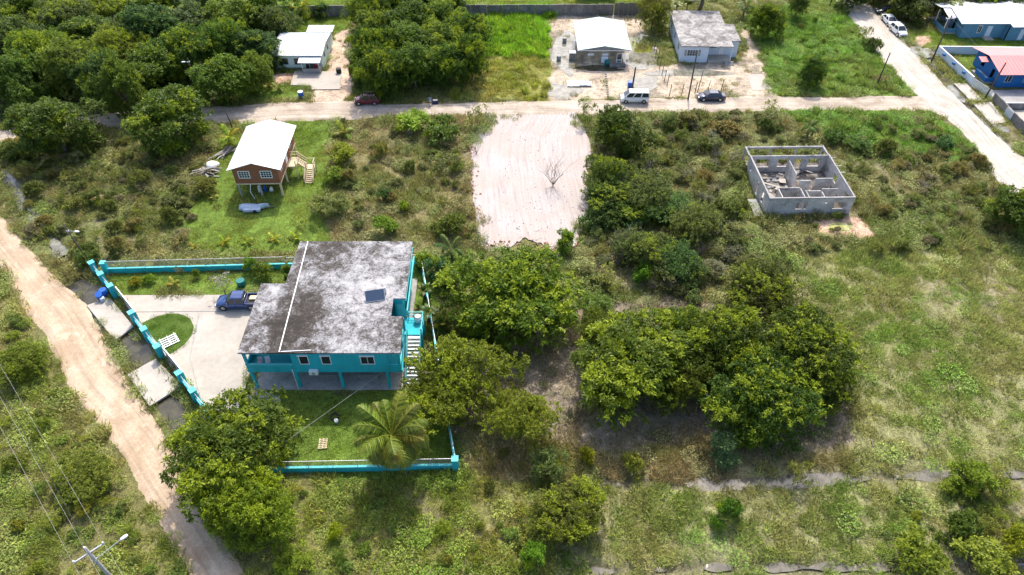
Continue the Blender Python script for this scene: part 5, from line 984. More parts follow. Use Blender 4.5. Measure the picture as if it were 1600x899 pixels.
# things under and around the timber house
bo = thing('covered_boat', 'small boat under a silver blue tarp in front of the timber house', 'boat', (-35.3, 77.7, 0), R(3))
rings = []
for i in range(9):
    u = i / 8; xx = -2.0 + 4.0 * u; w = .62 * (math.sin(math.pi * min(1, .2 + u * .95)) ** .6) + .05; h = .62 + .12 * math.sin(u * 9) + .1 * (u > .6)
    rings.append([(xx, -w, .18), (xx, -w * 1.02, .45), (xx, -w * .55, h), (xx, 0, h + .1), (xx, w * .55, h), (xx, w * 1.02, .45), (xx, w, .18)])
MB().loft(rings).build('tarp_cover', M['tarp'], bo, True); MB().box(-1.4, .9, -.95, -.35, .12, .55).build('side_box', M['tarp'], bo, bevel=.08); MB().bar((-1.6, 0, .12), (2.6, .2, .12), .1, .1).build('trailer_bar', M['wood_grey'], bo)
for s in (-1, 1): MB().tube([(.2, s * .75 - .3, .25), (.2, s * .75 - .12, .25)], .26, 16).build('wheel', M['black'], bo)
pr = random.Random(4)
for i, (x, y, sx, sz, mt, lb) in enumerate([(-35.6, 81.6, .5, 1.1, 'white_plastic', 'white sheet hanging under the timber house'), (-34.9, 81.8, .4, 1.0, 'blue_plastic', 'blue bundle under the timber house'), (-34.1, 81.9, .5, .6, 'white_plastic', 'pale sack under the timber house floor')]):
    m = MB().loft([[(a * sx * (1 - .5 * u) * .5 + .04 * pr.random(), b * .2, u * sz) for a, b in ((-1, -1), (0, -1.4), (1, -1), (1.1, 0), (1, 1), (-1, 1))] for u in (0, .3, .6, .85, 1)]); o = m.build('bundle', M[mt], None, True); o.location = (x, y, 0); tag(o, lb, 'bundle')
for i, (px, py, n, L, mt, lb, sd) in enumerate([(325, 272, 16, 3.0, 'wood_grey', 'pile of grey boards left of the timber house', 1), (350, 241, 10, 3.4, 'wood_grey', 'stack of long boards behind the timber house corner', 2), (1247, 268, 10, 2.4, 'wood_grey', 'loose boards on the floor of the unfinished house', 3)]):
    q = thing('board_pile', lb, 'boards', (*G(px, py), .02 if i < 2 else .12)); r = random.Random(sd)
    for k in range(n): MB().box(-L / 2, L / 2, -.09, .09, -.02, .02, Matrix.Translation((r.uniform(-.8, .8), r.uniform(-.7, .7), .03 + .05 * k)) @ Matrix.Rotation(r.uniform(-.9, .9) + (1 if i == 1 else 0), 4, 'Z') @ Matrix.Rotation(r.uniform(-.04, .04), 4, 'Y')).build('board', M[mt if k % 3 else 'concrete_grey'], q)
tp_ = thing('tarp_heap', 'white tarp heaped on the board pile', 'tarp', (*G(333, 263), .3)); MB().loft([[(math.cos(a) * rr_ * (1 + .2 * math.sin(3 * a)), math.sin(a) * rr_, zz) for a in np.linspace(0, 6.28, 13)[:-1]] for rr_, zz in ((.95, 0), (.9, .35), (.6, .62), (.1, .75))]).build('sheet', M['white_plastic'], tp_, True)
# ------------------------------------------------------------------ unfinished block house
UX, UY = 34.35, 76.2
UH = thing('unfinished_house', 'roofless unfinished grey block house with bare rooms', 'house', (UX, UY, 0), R(1.2)); th = .16
uw = MB().wall((0, 0), (11.5, 0), -.1, 2.8, th, [(3.9, 5.3, 1.0, 2.1), (7.55, 7.95, 1.95, 2.25), (8.9, 10.3, 1.0, 2.1)])
uw.wall((11.5, th + .003), (11.5, 10.3), -.1, 2.8, th, [(1.0, 2.2, 1.0, 2.1), (5.6, 6.8, .9, 2.1)]).wall((0, 10.3), (0, th + .003), -.1, 2.8, th, [(1.2, 1.9, 1.3, 2.0), (5.0, 5.8, .1, 2.1), (7.4, 8.2, .5, 2.2)])
uw.wall((11.5 - th - .003, 10.3), (th + .003, 10.3), -.1, 2.8, th, [(.9, 2.6, .95, 2.25), (3.6, 4.6, .1, 2.25), (5.6, 7.0, .95, 2.25), (8.2, 10.2, .9, 2.25)]).build('outer_wall', M['blockwork'], UH)
for a_, b_, c_, d_ in ((-.03, 11.53, -.03, th + .03), (-.03, th + .03, th + .033, 10.27), (11.5 - th - .03, 11.53, th + .033, 10.27)): MB().box(a_, b_, c_, d_, 2.802, 2.93).build('top_beam', M['concrete_grey'], UH)
# back veranda: posts and ring beam
vb = MB().box(-.05, 11.55, 12.45, 12.7, 2.5, 2.78).box(-.05, .18, 10.47, 12.447, 2.5, 2.782).box(11.3, 11.55, 10.47, 12.447, 2.5, 2.782).build('ring_beam', M['block'], UH)
for xx in (.07, 3.9, 7.6, 11.42): MB().box(xx - .12, xx + .12, 12.46, 12.69, -.1, 2.498).build('post', M['block'], UH)
for k in range(26): u = pr.uniform(0, 11.5); MB().tube([(u, 12.57, 2.78), (u + pr.uniform(-.05, .05), 12.57, 2.98)], .02, 4).build('rebar', M['white'], UH)
for k, (x_, y_) in enumerate([(11.6, 9.5), (11.6, 7.4), (11.6, 5.8)]): MB().bar((x_ - .4, y_, 2.83), (x_ + .6, y_ + .05, 2.86), .05, .05).build('rebar', M['galv'], UH)
MB().box(.17, 11.33, .17, 12.4, -.1, .08).build('floor', M['block_floor'], UH)
iw = [((2.0, 2.75), (4.95, 2.75)), ((1.95, 2.6), (1.95, .17)), ((4.95, 2.6), (4.95, .17)), ((5.45, 1.95), (7.6, 1.95)), ((5.5, 1.8), (5.5, .17)), ((7.6, 1.8), (7.6, .17)), ((7.9, 2.35), (10.1, 2.35)), ((7.8, 4.75), (10.2, 4.75)), ((5.5, 4.3), (7.0, 4.3)), ((5.3, 9.0), (5.3, 5.6)), ((5.2, 5.5), (5.2, 2.9)), ((7.2, 4.5), (7.2, 2.9))]
for i, (a, b) in enumerate(iw[:]): 
    h = 2.55 if i < 9 else (2.7 if i == 9 else .9); MB().wall(a, b, .085, h + .01 * i, .13).build('partition_wall', M['blockwork'], UH)
rub = MB(); r = random.Random(6)
for k in range(60):
    x_, y_ = r.uniform(.4, 5.2), r.uniform(3.2, 9.8); s_ = r.uniform(.1, .35); rub.box(-s_, s_, -s_ * .6, s_ * .6, 0, s_ * .7, Matrix.Translation((x_, y_, .08)) @ Matrix.Rotation(r.uniform(0, 3), 4, 'Z') @ Matrix.Rotation(r.uniform(-.4, .4), 4, 'X'))
tag(rub.build('rubble', M['block'], UH), kind='stuff')
for (x_, y_, a, L, w) in [(1.2, 4.2, .5, 2.2, 1.0), (2.6, 6.6, -.3, 2.6, .3), (4.6, 7.6, 1.3, 1.6, .9), (3.9, 5.0, -.8, 2.2, 1.0), (1.0, 2.6, 1.2, 2.3, 1.2), (2.9, 8.2, .2, 2.4, .2)]: MB().box(-L / 2, L / 2, -w / 2, w / 2, 0, .06, Matrix.Translation((x_, y_, .3)) @ Matrix.Rotation(a, 4, 'Z') @ Matrix.Rotation(.16, 4, 'Y')).build('broken_slab', M['concrete'], UH)
sl = MB().box(-1.5, -.25, -.4, 3.4, .0, .28).build('step_slab', M['concrete_grey'], UH, bevel=.03)
# ------------------------------------------------------------------ grey block house with pale green roof
GH = thing('grey_block_house', 'bare grey block house with pale green metal roof in a flooded yard', 'house', (11.9, 119.9, 0)); a, b = 9.0, 11.6
MB().wall((0, 0), (a, 0), -.1, 2.9, .15, [(1.6, 2.7, 1.75, 2.15), (4.2, 5.3, 1.75, 2.15), (6.9, 7.7, .15, 2.1)]).wall((a, .153), (a, b), -.1, 2.9, .15, [(2, 3, 1, 2), (6, 7, 1, 2)]).wall((a - .153, b), (0, b), -.1, 2.9, .15).wall((0, b - .153), (0, .153), -.1, 2.9, .15, [(3, 4, 1, 2), (7, 7.9, .1, 2.1)]).build('wall', M['blockwork'], GH)
for yy in (0, b - .15): MB().add([(0, yy, 2.902), (a, yy, 2.902), (a / 2, yy, 3.62), (0, yy + .15, 2.902), (a, yy + .15, 2.902), (a / 2, yy + .15, 3.62)], [(0, 1, 2), (5, 4, 3), (0, 3, 4, 1), (1, 4, 5, 2), (2, 5, 3, 0)]).build('gable', M['block'], GH)
gable_roof(GH, -.25, a + .3, -.35, b + .3, 2.88, 3.66, M['pale_green_metal'], .75)
MB().box(-.3, a + .35, -.40, -.352, 2.8, 2.95).build('fascia', M['white_metal'], GH); bpy.data.objects.remove(GH.children[-1])
for x0 in (1.6, 4.2): MB().box(x0, x0 + 1.1, .03, .07, 1.75, 2.15).build('shutter', M['white_blue'], GH)
dr_ = MB().box(6.9, 7.7, .03, .07, .15, 2.1).build('door', M['glass'], GH); fr = MB()
for c in ((6.82, 6.9, .1, 2.18), (7.7, 7.78, .1, 2.18), (6.9, 7.7, 2.1, 2.18), (6.9, 7.7, .1, .16), (6.9, 7.7, .75, .82), (6.9, 7.7, .48, .52), (6.9, 7.7, 1.0, 1.06)): fr.box(c[0], c[1], -.04, .025, c[2], c[3])
fr.build('door_frame', M['white'], dr_); MB().box(5.6, 8.4, -1.1, -.003, -.05, .42).build('doorstep', M['block_dark'], GH)
MB().box(4.1, 5.3, -.012, -.002, .4, 1.6).build('patch', M['white_blue'], GH)
bk = tag(MB().box(-.55, .55, -.5, .5, 0, 1.3).build('generator_box', M['wood_grey'], None, bevel=.03), 'grey timber box against the left side of the grey house', 'box'); bk.location = (11.0, 122.2, 0)
MB().box(-.6, .6, -.55, .55, 1.302, 1.4).build('lid', M['white'], bk)
# ------------------------------------------------------------------ white house with flat weathered roof
FH = thing('white_house', 'white house with flat mottled concrete roof and corner porch', 'house', (30.35, 121.0, 0), R(-1.5)); a, b = 9.0, 14.8
MB().wall((0, 0), (4.9, 0), -.1, 3.0, .15, [(1.15, 3.0, 1.25, 2.3)]).wall((4.9, .153), (4.9, 2.2), -.1, 3.0, .15).wall((5.05, 2.2), (a + 1.6, 2.2), -.1, 3.0, .15, [(.4, 1.6, 1.7, 2.2), (2.2, 3.1, .1, 2.2)]).wall((a + 1.6, 2.353), (a + 1.6, 9), -.1, 3.0, .15, [(2, 3, 1.2, 2.2)]).wall((a + 1.45, 9), (a, 9), -.1, 3.0, .15).wall((a, 9.153), (a, b), -.1, 3.0, .15).wall((a - .153, b), (0, b), -.1, 3.0, .15).wall((0, b - .153), (0, .153), -.1, 3.0, .15, [(2.2, 3.2, 1.2, 2.2), (6.6, 7.6, 1.2, 2.2), (11.4, 12.4, 1.2, 2.2)]).build('wall', M['white_blue'], FH)
MB().prism([(-.25, -.3), (a + .1, -.3), (a + .15, 2.0), (a + 1.9, 2.0), (a + 1.9, 9.2), (a + .3, 9.3), (a + .3, b + .3), (-.25, b + .3)], 3.0, 3.16).build('roof', M['roof_old2'], FH, bevel=.03)
window(FH, 1.15, 3.0, 1.25, 2.3, 0, 'white', 4, 3, .07); window(FH, 5.45, 6.65, 1.7, 2.2, 2.2, 'white', 3, 1, .06)
for sx in (.62, 3.08): MB().box(sx, sx + .42, -.05, -.003, 1.2, 2.35).build('shutter', M['concrete_grey'], FH)
for y0 in (2.25, 7.05, 11.45): window(FH, b - y0 - 1.0, b - y0, 1.2, 2.2, 0, 'galv', 1, 2, .06, axis='-x')
MB().box(5.06, a + .1, -.15, 2.19, -.1, .45).build('porch_floor', M['concrete'], FH); MB().box(a - .1, a + .08, -.1, .08, .452, 2.998).build('porch_post', M['white_blue'], FH)
MB().box(7.3, 8.2, 2.23, 2.27, .45, 2.2).build('door', M['white'], FH)
for k in range(3): MB().box(8.0, 9.6, -.5 - .3 * k, -.2 - .3 * k, -.05, .36 - .12 * k).build('step', M['concrete_grey'], FH)
# ------------------------------------------------------------------ mint house
MH = thing('mint_house', 'mint house with white metal roof and small front porch', 'house', (-42.1, 118.2, 0)); a, b = 8.4, 8.0
MB().wall((0, 0), (a, 0), -.1, 2.75, .15, [(1.0, 2.4, 1.0, 2.0), (3.6, 5.0, 1.0, 2.0), (6.2, 7.0, .15, 2.1)]).wall((a, .153), (a, b), -.1, 3.1, .15, [(2, 3, 1, 2), (5, 6, 1, 2)]).wall((a - .153, b), (0, b), -.1, 3.1, .15).wall((0, b - .153), (0, .153), -.1, 2.75, .15).build('wall', M['mint'], MH)
shed_roof(MH, -.5, a + .35, -.35, b * .45, 2.72, 3.35, M['white_metal'], .7, nm='roof_slope'); shed_roof(MH, -.5, a + .35, b * .45 + .003, b + .4, 3.35, 2.95, M['white_metal'], .7, nm='roof_slope')
MB().box(-.02, a + .02, -.02, -.004, -.05, .35).build('plinth', M['concrete_grey'], MH)
window(MH, 1.0, 2.4, 1.0, 2.0, 0, 'grey_gate', 2, 1, .06); window(MH, 3.6, 5.0, 1.0, 2.0, 0, 'grey_gate', 2, 1, .06)
MB().box(6.2, 7.0, .03, .08, .15, 2.1).build('door', M['grey_gate'], MH)
po = MB().wall((5.2, -1.7), (8.3, -1.7), -.1, .95, .15).wall((8.3, -1.547), (8.3, -.05), -.1, .95, .15).build('porch_wall', M['concrete_grey'], MH); shed_roof(MH, 4.7, 8.55, -2.0, -.06, 2.15, 2.5, M['white_metal'], .7, nm='porch_roof')
for xx in (5.25, 8.2): MB().box(xx - .05, xx + .05, -1.66, -1.56, .95, 2.2).build('porch_post', M['white'], MH)
MB().box(5.3, 8.2, -1.5, -.03, -.05, .2).build('porch_floor', M['concrete'], MH)
MB().wall((4.6, b + .02), (a - .1, b + .02), -.1, 3.0, .12).wall((a - .1, b + .15), (a - .1, b + 2.6), -.1, 3.0, .12).wall((a - .25, b + 2.6), (4.6, b + 2.6), -.1, 3.0, .12).build('rear_wall', M['mint'], MH); shed_roof(MH, 4.2, a + .6, b + .42, b + 3.0, 3.05, 3.2, M['white_metal'], .7, nm='rear_roof')
for i, (x_, mt) in enumerate(((5.9, 'black'), (7.4, 'redlens'))):
    c = thing('porch_chair', ('dark chair on the mint house porch', 'red chair on the mint house porch')[i], 'chair', (-42.1 + x_, 117.4, .2)); mm_ = paint('red_plastic', (.4, .03, .03), .5) if i else M['black']; MB().box(-.25, .25, -.25, .25, .4, .47).build('seat', mm_, c); MB().box(-.25, .25, .22, .28, .47, 1.05).build('backrest', mm_, c)
    for sx in (-1, 1):
        for sy in (-1, 1): MB().box(sx * .22 - .025, sx * .22 + .025, sy * .21 - .025, sy * .21 + .025, 0, .4).build('leg', mm_, c)
# ------------------------------------------------------------------ slate blue house and red roofed house on the right
BH = thing('slate_blue_house', 'slate blue house with wide white metal roof at the upper right', 'house', (85.6, 131.0, 0)); a = 22; b = 9.0
MB().wall((0, 0), (7.9, 0), -.1, 2.95, .15, [(2.9, 3.5, 1.0, 2.3), (4.6, 5.6, .1, 2.3)]).wall((7.9, .1), (7.9, -1.2), -.1, 2.9, .15).wall((7.9, -1.2), (a, -1.2), -.1, 2.9, .15, [(2.4, 3.3, .1, 2.2), (5, 6.2, 1, 2.1)]).wall((a, -1.04), (a, b), -.1, 3.0, .15).wall((a - .153, b), (0, b), -.1, 3.0, .15).wall((0, b - .153), (0, .153), -.1, 2.95, .15, [(1.5, 2.5, 1, 2.1), (5, 6, .1, 2.1)]).build('wall', M['blue_wall'], BH)
shed_roof(BH, -1.1, 8.0, -.7, 4.6, 2.98, 3.9, M['white_metal'], .8, nm='roof_slope'); shed_roof(BH, 8.003, a + .6, -1.9, 4.6, 2.85, 3.9, M['white_metal'], .8, nm='roof_slope'); shed_roof(BH, -3.0, a + .6, 4.603, b + 1, 3.9, 3.1, M['white_metal'], .8, nm='roof_slope'); shed_roof(BH, -2.6, -1.15, 1.6, 4.6, 3.2, 3.75, M['white_metal'], .7, nm='porch_roof')
window(BH, 2.9, 3.5, 1.0, 2.3, 0, 'white', 2, 1, .08); MB().box(4.6, 5.6, .03, .08, .1, 2.3).build('door', M['white_blue'], BH); MB().box(4.3, 5.9, -1.3, -.01, -.05, .3).build('doorstep', M['concrete'], BH); MB().box(10.3, 11.2, -1.16, -1.1, .1, 2.2).build('door', M['white_blue'], BH)
MB().box(-2.6, -.02, 1.6, b, -.05, .3).build('porch_floor', M['concrete'], BH); MB().wall((-2.6, 6.0), (-2.6, 1.6), .3, 1.1, .12).wall((-2.5, 1.6), (-.1, 1.6), .3, 1.1, .12).build('porch_wall', M['blue_wall'], BH)
for yy in (1.7, 5.5, 8.8): MB().box(-2.6, -2.48, yy, yy + .12, 1.1 if yy < 6 else .3, 3.2).build('porch_post', M['white'], BH)
an_ = thing('roof_antenna', 'thin antenna on the wide white metal roof', 'antenna', (86.8, 132.0, 3.35)); MB().tube([(0, 0, -.05), (0, 0, 1.3)], .025, 6).build('mast', M['galv'], an_); MB().tube([(-.3, 0, 1.2), (.3, .2, 1.3)], .02, 6).tube([(0, -.3, .9), (0, .3, .9)], .02, 6).build('rods', M['galv'], an_)
RH = thing('red_roofed_house', 'bright blue house with faded red metal roof at the right edge', 'house', (83.1, 111.7, 0)); a = 18
MB().wall((0, 0), (a, 0), -.1, 2.8, .15, [(1.0, 2.0, 1.0, 2.1), (4.2, 5.4, 1.0, 2.1)]).wall((a, .153), (a, 8.5), -.1, 2.9, .15).wall((a - .153, 8.5), (0, 8.5), -.1, 2.9, .15).wall((0, 8.347), (0, .153), -.1, 2.8, .15, [(5.5, 6.4, .1, 2.1), (2, 3, 1, 2)]).build('wall', M['blue_bright'], RH)
shed_roof(RH, -.9, a + .5, -1.0, 4.0, 2.75, 3.8, M['pink_roof'], .6, nm='roof_slope'); shed_roof(RH, -.9, a + .5, 4.003, 9.2, 3.8, 2.8, M['pink_roof'], .6, nm='roof_slope'); shed_roof(RH, -2.2, -.92, 3.2, 4.6, 3.0, 3.3, M['pink_roof'], .6, nm='porch_roof')
window(RH, 1.0, 2.0, 1.0, 2.1, 0, 'white_blue', 2, 1, .06); window(RH, 4.2, 5.4, 1.0, 2.1, 0, 'white_blue', 2, 1, .06)
MB().box(-1.6, -.02, 1.2, 5.6, -.05, .35).build('porch_floor', M['concrete_grey'], RH); MB().wall((-1.6, 4.6), (-1.6, 1.2), .35, 1.15, .12).wall((-1.5, 1.2), (-.05, 1.2), .35, 1.15, .12).build('porch_wall', M['blue_bright'], RH)
flat('concrete_yard', [(81, 104.6), (100, 104.6), (100, 111.6), (81, 110.5)], .03, M['concrete_grey'], 'grey concrete yard before the red roofed house'); flat('concrete_yard', [(80.4, 94), (100, 94), (100, 104.0), (80.6, 104.0)], .025, M['concrete'], 'bare pale yard behind the dark block wall')
def block_wall(label, pts, h, mat, cap=None, seg=3.0, nm='block_wall', feat=None, th=.18):
    o = thing(nm, label, 'wall', (*pts[0], 0)); k = 0
    for (ax, ay), (bx, by) in zip(pts[:-1], pts[1:]):
        L = math.hypot(bx - ax, by - ay); n = max(1, round(L / seg))
        for i in range(n):
            p = (ax + (bx - ax) * i / n - pts[0][0], ay + (by - ay) * i / n - pts[0][1]); q = (ax + (bx - ax) * (i + .985) / n - pts[0][0], ay + (by - ay) * (i + .985) / n - pts[0][1])
            w = MB().wall(p, q, -.3, h + .03 * ((i * 7) % 3 - 1) * (0 if cap else 1), th).build('wall_panel', mat, o)
            if cap: MB().wall(p, q, h + .003, h + .07, th + .05).build('coping', cap, w)
            if feat and i % 2 == 1:
                m_ = Vector(((p[0] + q[0]) / 2, (p[1] + q[1]) / 2, 0)); MB().box(m_.x - .35, m_.x + .02, m_.y - .25, m_.y + .25, .9, 1.25).build('vent_block', feat, w)
    return o
block_wall('bluish white perimeter wall with blue vents along the pale road', [(78.2, 124.2), (79.0, 112.4)], 1.5, M['white_blue'], M['white'], 1.7, 'perimeter_wall', M['blue_bright'])
block_wall('bluish white cross wall between the blue houses', [(78.5, 124.2), (100, 123.6)], 1.4, M['white_blue'], M['white'], 3, 'perimeter_wall')
block_wall('dark block wall below the road gates', [(80.2, 107.2), (80.1, 102.8), (79.95, 90), (79.9, 80)], 1.5, M['block_dark'], None, 2.2)
block_wall('grey block wall crossing the yard with a white rail', [(80.6, 104.3), (100, 104.3)], 1.1, M['block_dark'], M['white'], 3)
for (p, q, lb, mt) in (((79.1, 112.2), (80.2, 107.8), 'grey slatted yard gate before the red roofed house', 'galv'), ((80.1, 102.6), (80.05, 100.6), 'grey sheet gate in the dark block wall', 'galv')):
    d = Vector((q[0] - p[0], q[1] - p[1], 0)); L = d.length; o = thing('yard_gate', lb, 'gate', (p[0] - .12, p[1], 0), math.atan2(d.y, d.x)); [MB().box(0, L, -.03, .03, zz, zz + .08).build('rail', M[mt], o) for zz in (.1, 1.4)]
    for k in range(int(L / .3) + 1): MB().box(k * .3, k * .3 + .16, -.02, .02, .18, 1.4).build('slat', M['white_blue'], o)
slabthing('bridge_slab', rb1, -.1, .10, M['slab'], 'pale slab bridge before the slatted yard gate')
slabthing('bridge_slab', rb2, -.1, .12, M['slab'], 'wide slab bridge before the dark block wall')
# ------------------------------------------------------------------ back wall at the top
yb = G(880, 25)[1]
block_wall('long stained grey back wall behind the grass lot', [(G(390, 27)[0], G(450, 27)[1]), (G(958, 24)[0], G(950, 24)[1])], 2.2, M['block_dark'], None, 3.2, 'back_wall')
tf = thing('tin_fence', 'dark tin sheet fence behind the grey block house', 'fence', (G(959, 24)[0], G(959, 24)[1], 0)); r = random.Random(8)
for k in range(8): MB().box(k * .93, k * .93 + .9, -.02 - .02 * (k % 2), .02 - .02 * (k % 2), -.1, 2.5 + r.uniform(-.1, .1)).build('tin_sheet', M['grey_gate'], tf)
SB = thing('far_house', 'house with plain white roof beyond the back wall', 'house', (G(905, 6)[0], G(905, 6)[1] + 2.5, 0)); MB().wall((0, 0), (7.5, 0), -.1, 2.6, .15, [(1, 2, 1, 2), (4.5, 5.5, 1, 2)]).wall((7.5, .153), (7.5, 7), -.1, 2.6, .15).wall((7.35, 7), (0, 7), -.1, 2.6, .15).wall((0, 6.85), (0, .153), -.1, 2.6, .15).build('wall', M['white'], SB); gable_roof(SB, -.4, 7.9, -.5, 7.5, 2.6, 3.4, M['white_metal'], .7)
# ================================================================== VEHICLES
def inset_panel(q, f, off, parent, nm, mat, ctr):
    q = [Vector(p) for p in q]; c = sum(q, Vector()) / len(q); n = (q[1] - q[0]).cross(q[2] - q[0]).normalized()
    if n.dot(c - ctr) < 0: n = -n
    a = [c + (p - c) * f + n * off for p in q]; b = [p - n * (off * .8) for p in a]; k = len(q)
    return MB().add(a + b, [tuple(range(k)), tuple(range(2 * k - 1, k - 1, -1))] + [(i, (i + 1) % k, k + (i + 1) % k, k + i) for i in range(k)]).build(nm, mat, parent)
def vehicle(name, label, cat, loc, rz, mat, body, cabin, W_, wheels, wr=.32, bed=None, sides=2, roof_mat=None, rails=False):
    o = thing(name, label, cat, loc, rz); w = W_ / 2; rings = []
    for (x, zt, hw) in body:
        h = w * hw; half = [(h * .90, .24), (h, .42), (h * 1.01, zt * .66), (h * .97, zt - .09), (h * .84, zt), (h * .4, zt + .03)]
        rings.append([(x, y, z) for y, z in half] + [(x, -y, z) for y, z in half[::-1]])
    b = MB().loft(rings).build('body', mat, o, True); b.modifiers.new('edge', 'EDGE_SPLIT').split_angle = R(40)
    x0, x1, r0, r1, zb, zr, hb_, hr_ = cabin      # base front/rear, roof front/rear, belt and roof height, half widths
    cr = [(x0, hb_), (r0, hr_), (r1, hr_), (x1, hb_)]
    B = lambda x, hw, z: [(x, w * hw, z), (x, -w * hw, z)]
    bf, rf, rb, bb = B(x0, hb_, zb), B(r0, hr_, zr - .05), B(r1, hr_, zr - .05), B(x1, hb_, zb)
    cm = MB().add(bf + rf + rb + bb, [(0, 1, 3, 2), (4, 5, 7, 6), (0, 2, 4, 6), (1, 7, 5, 3)]); 
    rings = [[(x, w * hr_ * k, z) for k, z in ((1, zr - .05), (.82, zr), (0, zr + .03), (-.82, zr), (-1, zr - .05))] for x in np.linspace(r0, r1, 5)]; cm.loft(rings, False, False)
    c = cm.build('cabin', mat, o); ctr = Vector(((x0 + x1) / 2, 0, zb))
    inset_panel([bf[0], bf[1], rf[1], rf[0]], .90, .014, o, 'windshield', M['glass'], ctr); inset_panel([bb[0], bb[1], rb[1], rb[0]], .86, .014, o, 'rear_window', M['glass'], ctr)
    for s in (0, 1):
        P0, P1, P2, P3 = (Vector(v[s]) for v in (bf, rf, rb, bb))
        for k in range(sides):
            a, e = k / sides, (k + 1) / sides; q = [P0.lerp(P3, a), P1.lerp(P2, a), P1.lerp(P2, e), P0.lerp(P3, e)]; inset_panel(q, .84, .014, o, 'side_window', M['glass'], ctr)
    if roof_mat: MB().loft([[(x, w * hr_ * k * .8, z + .012) for k, z in ((1, zr), (0, zr + .035), (-1, zr))] for x in np.linspace(r0 - .06, r1 + .06, 4)], False, False).build('roof_panel', roof_mat, o)
    if rails:
        for s in (-1, 1): MB().tube([(r0 - .1, s * w * hr_ * .85, zr + .08), (r1 + .1, s * w * hr_ * .85, zr + .08)], .03, 6).build('roof_rail', M['chrome'], o)
    fx, bx = body[-1][0], body[0][0]
    for s in (-1, 1):
        MB().box(fx - .22, fx + .015, s * w * .62 - .2, s * w * .62 + .17, .58, .74).build('headlight', M['lamp'], o, bevel=.03); MB().box(bx - .015, bx + .14, s * w * .74 - .14, s * w * .74 + .1, .62, .86).build('tail_light', M['redlens'], o, bevel=.02)
        MB().box(x0 - .42, x0 - .28, s * (w * hb_ + .12) - .09, s * (w * hb_ + .12) + .09, zb + .02, zb + .17).build('mirror', mat, o, bevel=.03)
        for wx in wheels:
            y0 = s * (w - .2); y1 = s * (w + .015); t_ = MB().tube([(wx, y0, wr), (wx, y0 + s * .03, wr), (wx, y1 - s * .03, wr), (wx, y1, wr)], [wr * .93, wr, wr, wr * .93], 20).build('wheel', M['black'], o); MB().tube([(wx, y1, wr), (wx, y1 + s * .012, wr)], [wr * .62, wr * .58], 14).build('rim', M['chrome'], t_)
            MB().tube([(wx, s * (w - .05), wr + .03), (wx, s * (w + .004), wr + .03)], wr * 1.18, 20).build('wheel_arch', M['black'], o)
    MB().box(fx - .05, fx + .02, -w * .5, w * .5, .34, .5).build('grille', M['black'], o); MB().box(bx - .02, bx + .03, -.26, .26, .5, .62).build('number_plate', M['white'], o)
    if bed:
        a, e, zt = bed; m = MB()
        for s in (-1, 1): m.box(a, e, s * w * .93 - .05, s * w * .93 + .05, zt - .3, zt)
        m.box(a, a + .08, -w * .88, w * .88, zt - .3, zt - .003).box(e - .08, e, -w * .88, w * .88, zt - .3, zt - .003); m.build('bed_side', mat, o); MB().box(a + .08, e - .08, -w * .87, w * .87, zt - .34, zt - .27).build('bed_floor', M['black'], o)
        MB().box(a + .45, a + 1.25, -.55, .1, zt - .268, zt - .05).build('load', M['wood_pale'], o, bevel=.04)
        MB().tube([(e + .02, -w * .7, zt), (e + .02, -w * .6, zt + .45), (e + .02, w * .6, zt + .45), (e + .02, w * .7, zt)], .035, 8).build('sport_bar', M['chrome'], o, True)
    return o
P_ = dict(maroon=carpaint('maroon_paint', (.13, .006, .018)), navy=carpaint('navy_paint', (.012, .022, .06)), blue=carpaint('pickup_blue_paint', (.01, .045, .17)), white=carpaint('white_car_paint', (.78, .79, .80), .25, 0), black=carpaint('black_car_paint', (.012, .015, .022)))
sedan_b = [(-2.3, .62, .86), (-2.2, .93, .92), (-1.5, .98, .99), (-.3, .96, 1), (1.0, .95, 1), (1.5, .88, .98), (2.1, .74, .9), (2.3, .58, .74)]; sedan_c = (1.35, -1.75, .45, -.95, .93, 1.46, .92, .70)
suv_b = [(-2.05, .7, .9), (-1.98, 1.05, .95), (-1.2, 1.06, 1), (.9, 1.03, 1), (1.3, .98, .98), (1.85, .85, .9), (2.05, .64, .76)]; suv_c = (1.2, -1.98, .4, -1.6, 1.02, 1.66, .93, .74)
van_b = [(-2.3, .8, .94), (-2.28, 1.12, .96), (-1.0, 1.14, 1), (1.4, 1.1, 1), (1.8, 1.0, .98), (2.2, .82, .9), (2.35, .62, .8)]; van_c = (1.85, -2.28, 1.0, -2.15, 1.10, 1.95, .95, .84)
pick_b = [(-2.6, .72, .94), (-2.58, .80, .97), (-1.0, .82, 1), (-.8, 1.08, 1), (1.1, 1.06, 1), (1.5, 1.02, .98), (2.3, .92, .92), (2.55, .66, .8)]; pick_c = (1.35, -.95, .55, -.75, 1.06, 1.80, .92, .76)
def at_ground(px, py, dy=0): x_, y_ = G(px, py); return (x_, y_ + dy, .05)
vehicle('pickup_truck', 'dark blue double cab pickup on the driveway', 'pickup', (*G(372, 486), .055), R(181), P_['blue'], pick_b, pick_c, 1.88, (1.65, -1.6), .38, (-2.58, -.98, 1.12)).location.y += .9
vehicle('parked_car', 'maroon hatchback parked in the shade of the grove', 'car', at_ground(573, 166, .9), R(182), P_['maroon'], suv_b, suv_c, 1.74, (1.3, -1.3), .33, rails=True)
vehicle('parked_car', 'dark blue saloon parked on the cross road', 'car', at_ground(1112, 160, .9), R(180), P_['navy'], sedan_b, sedan_c, 1.80, (1.4, -1.35), .33)
vehicle('parked_van', 'white van half hidden behind the lot edge tree', 'van', at_ground(992, 163, .9), R(179), P_['white'], van_b, van_c, 1.74, (1.5, -1.45), .33, sides=3)
d_ = Vector(G(1412, 56)) - Vector(G(1394, 36)); hd = math.atan2(d_.y, d_.x)
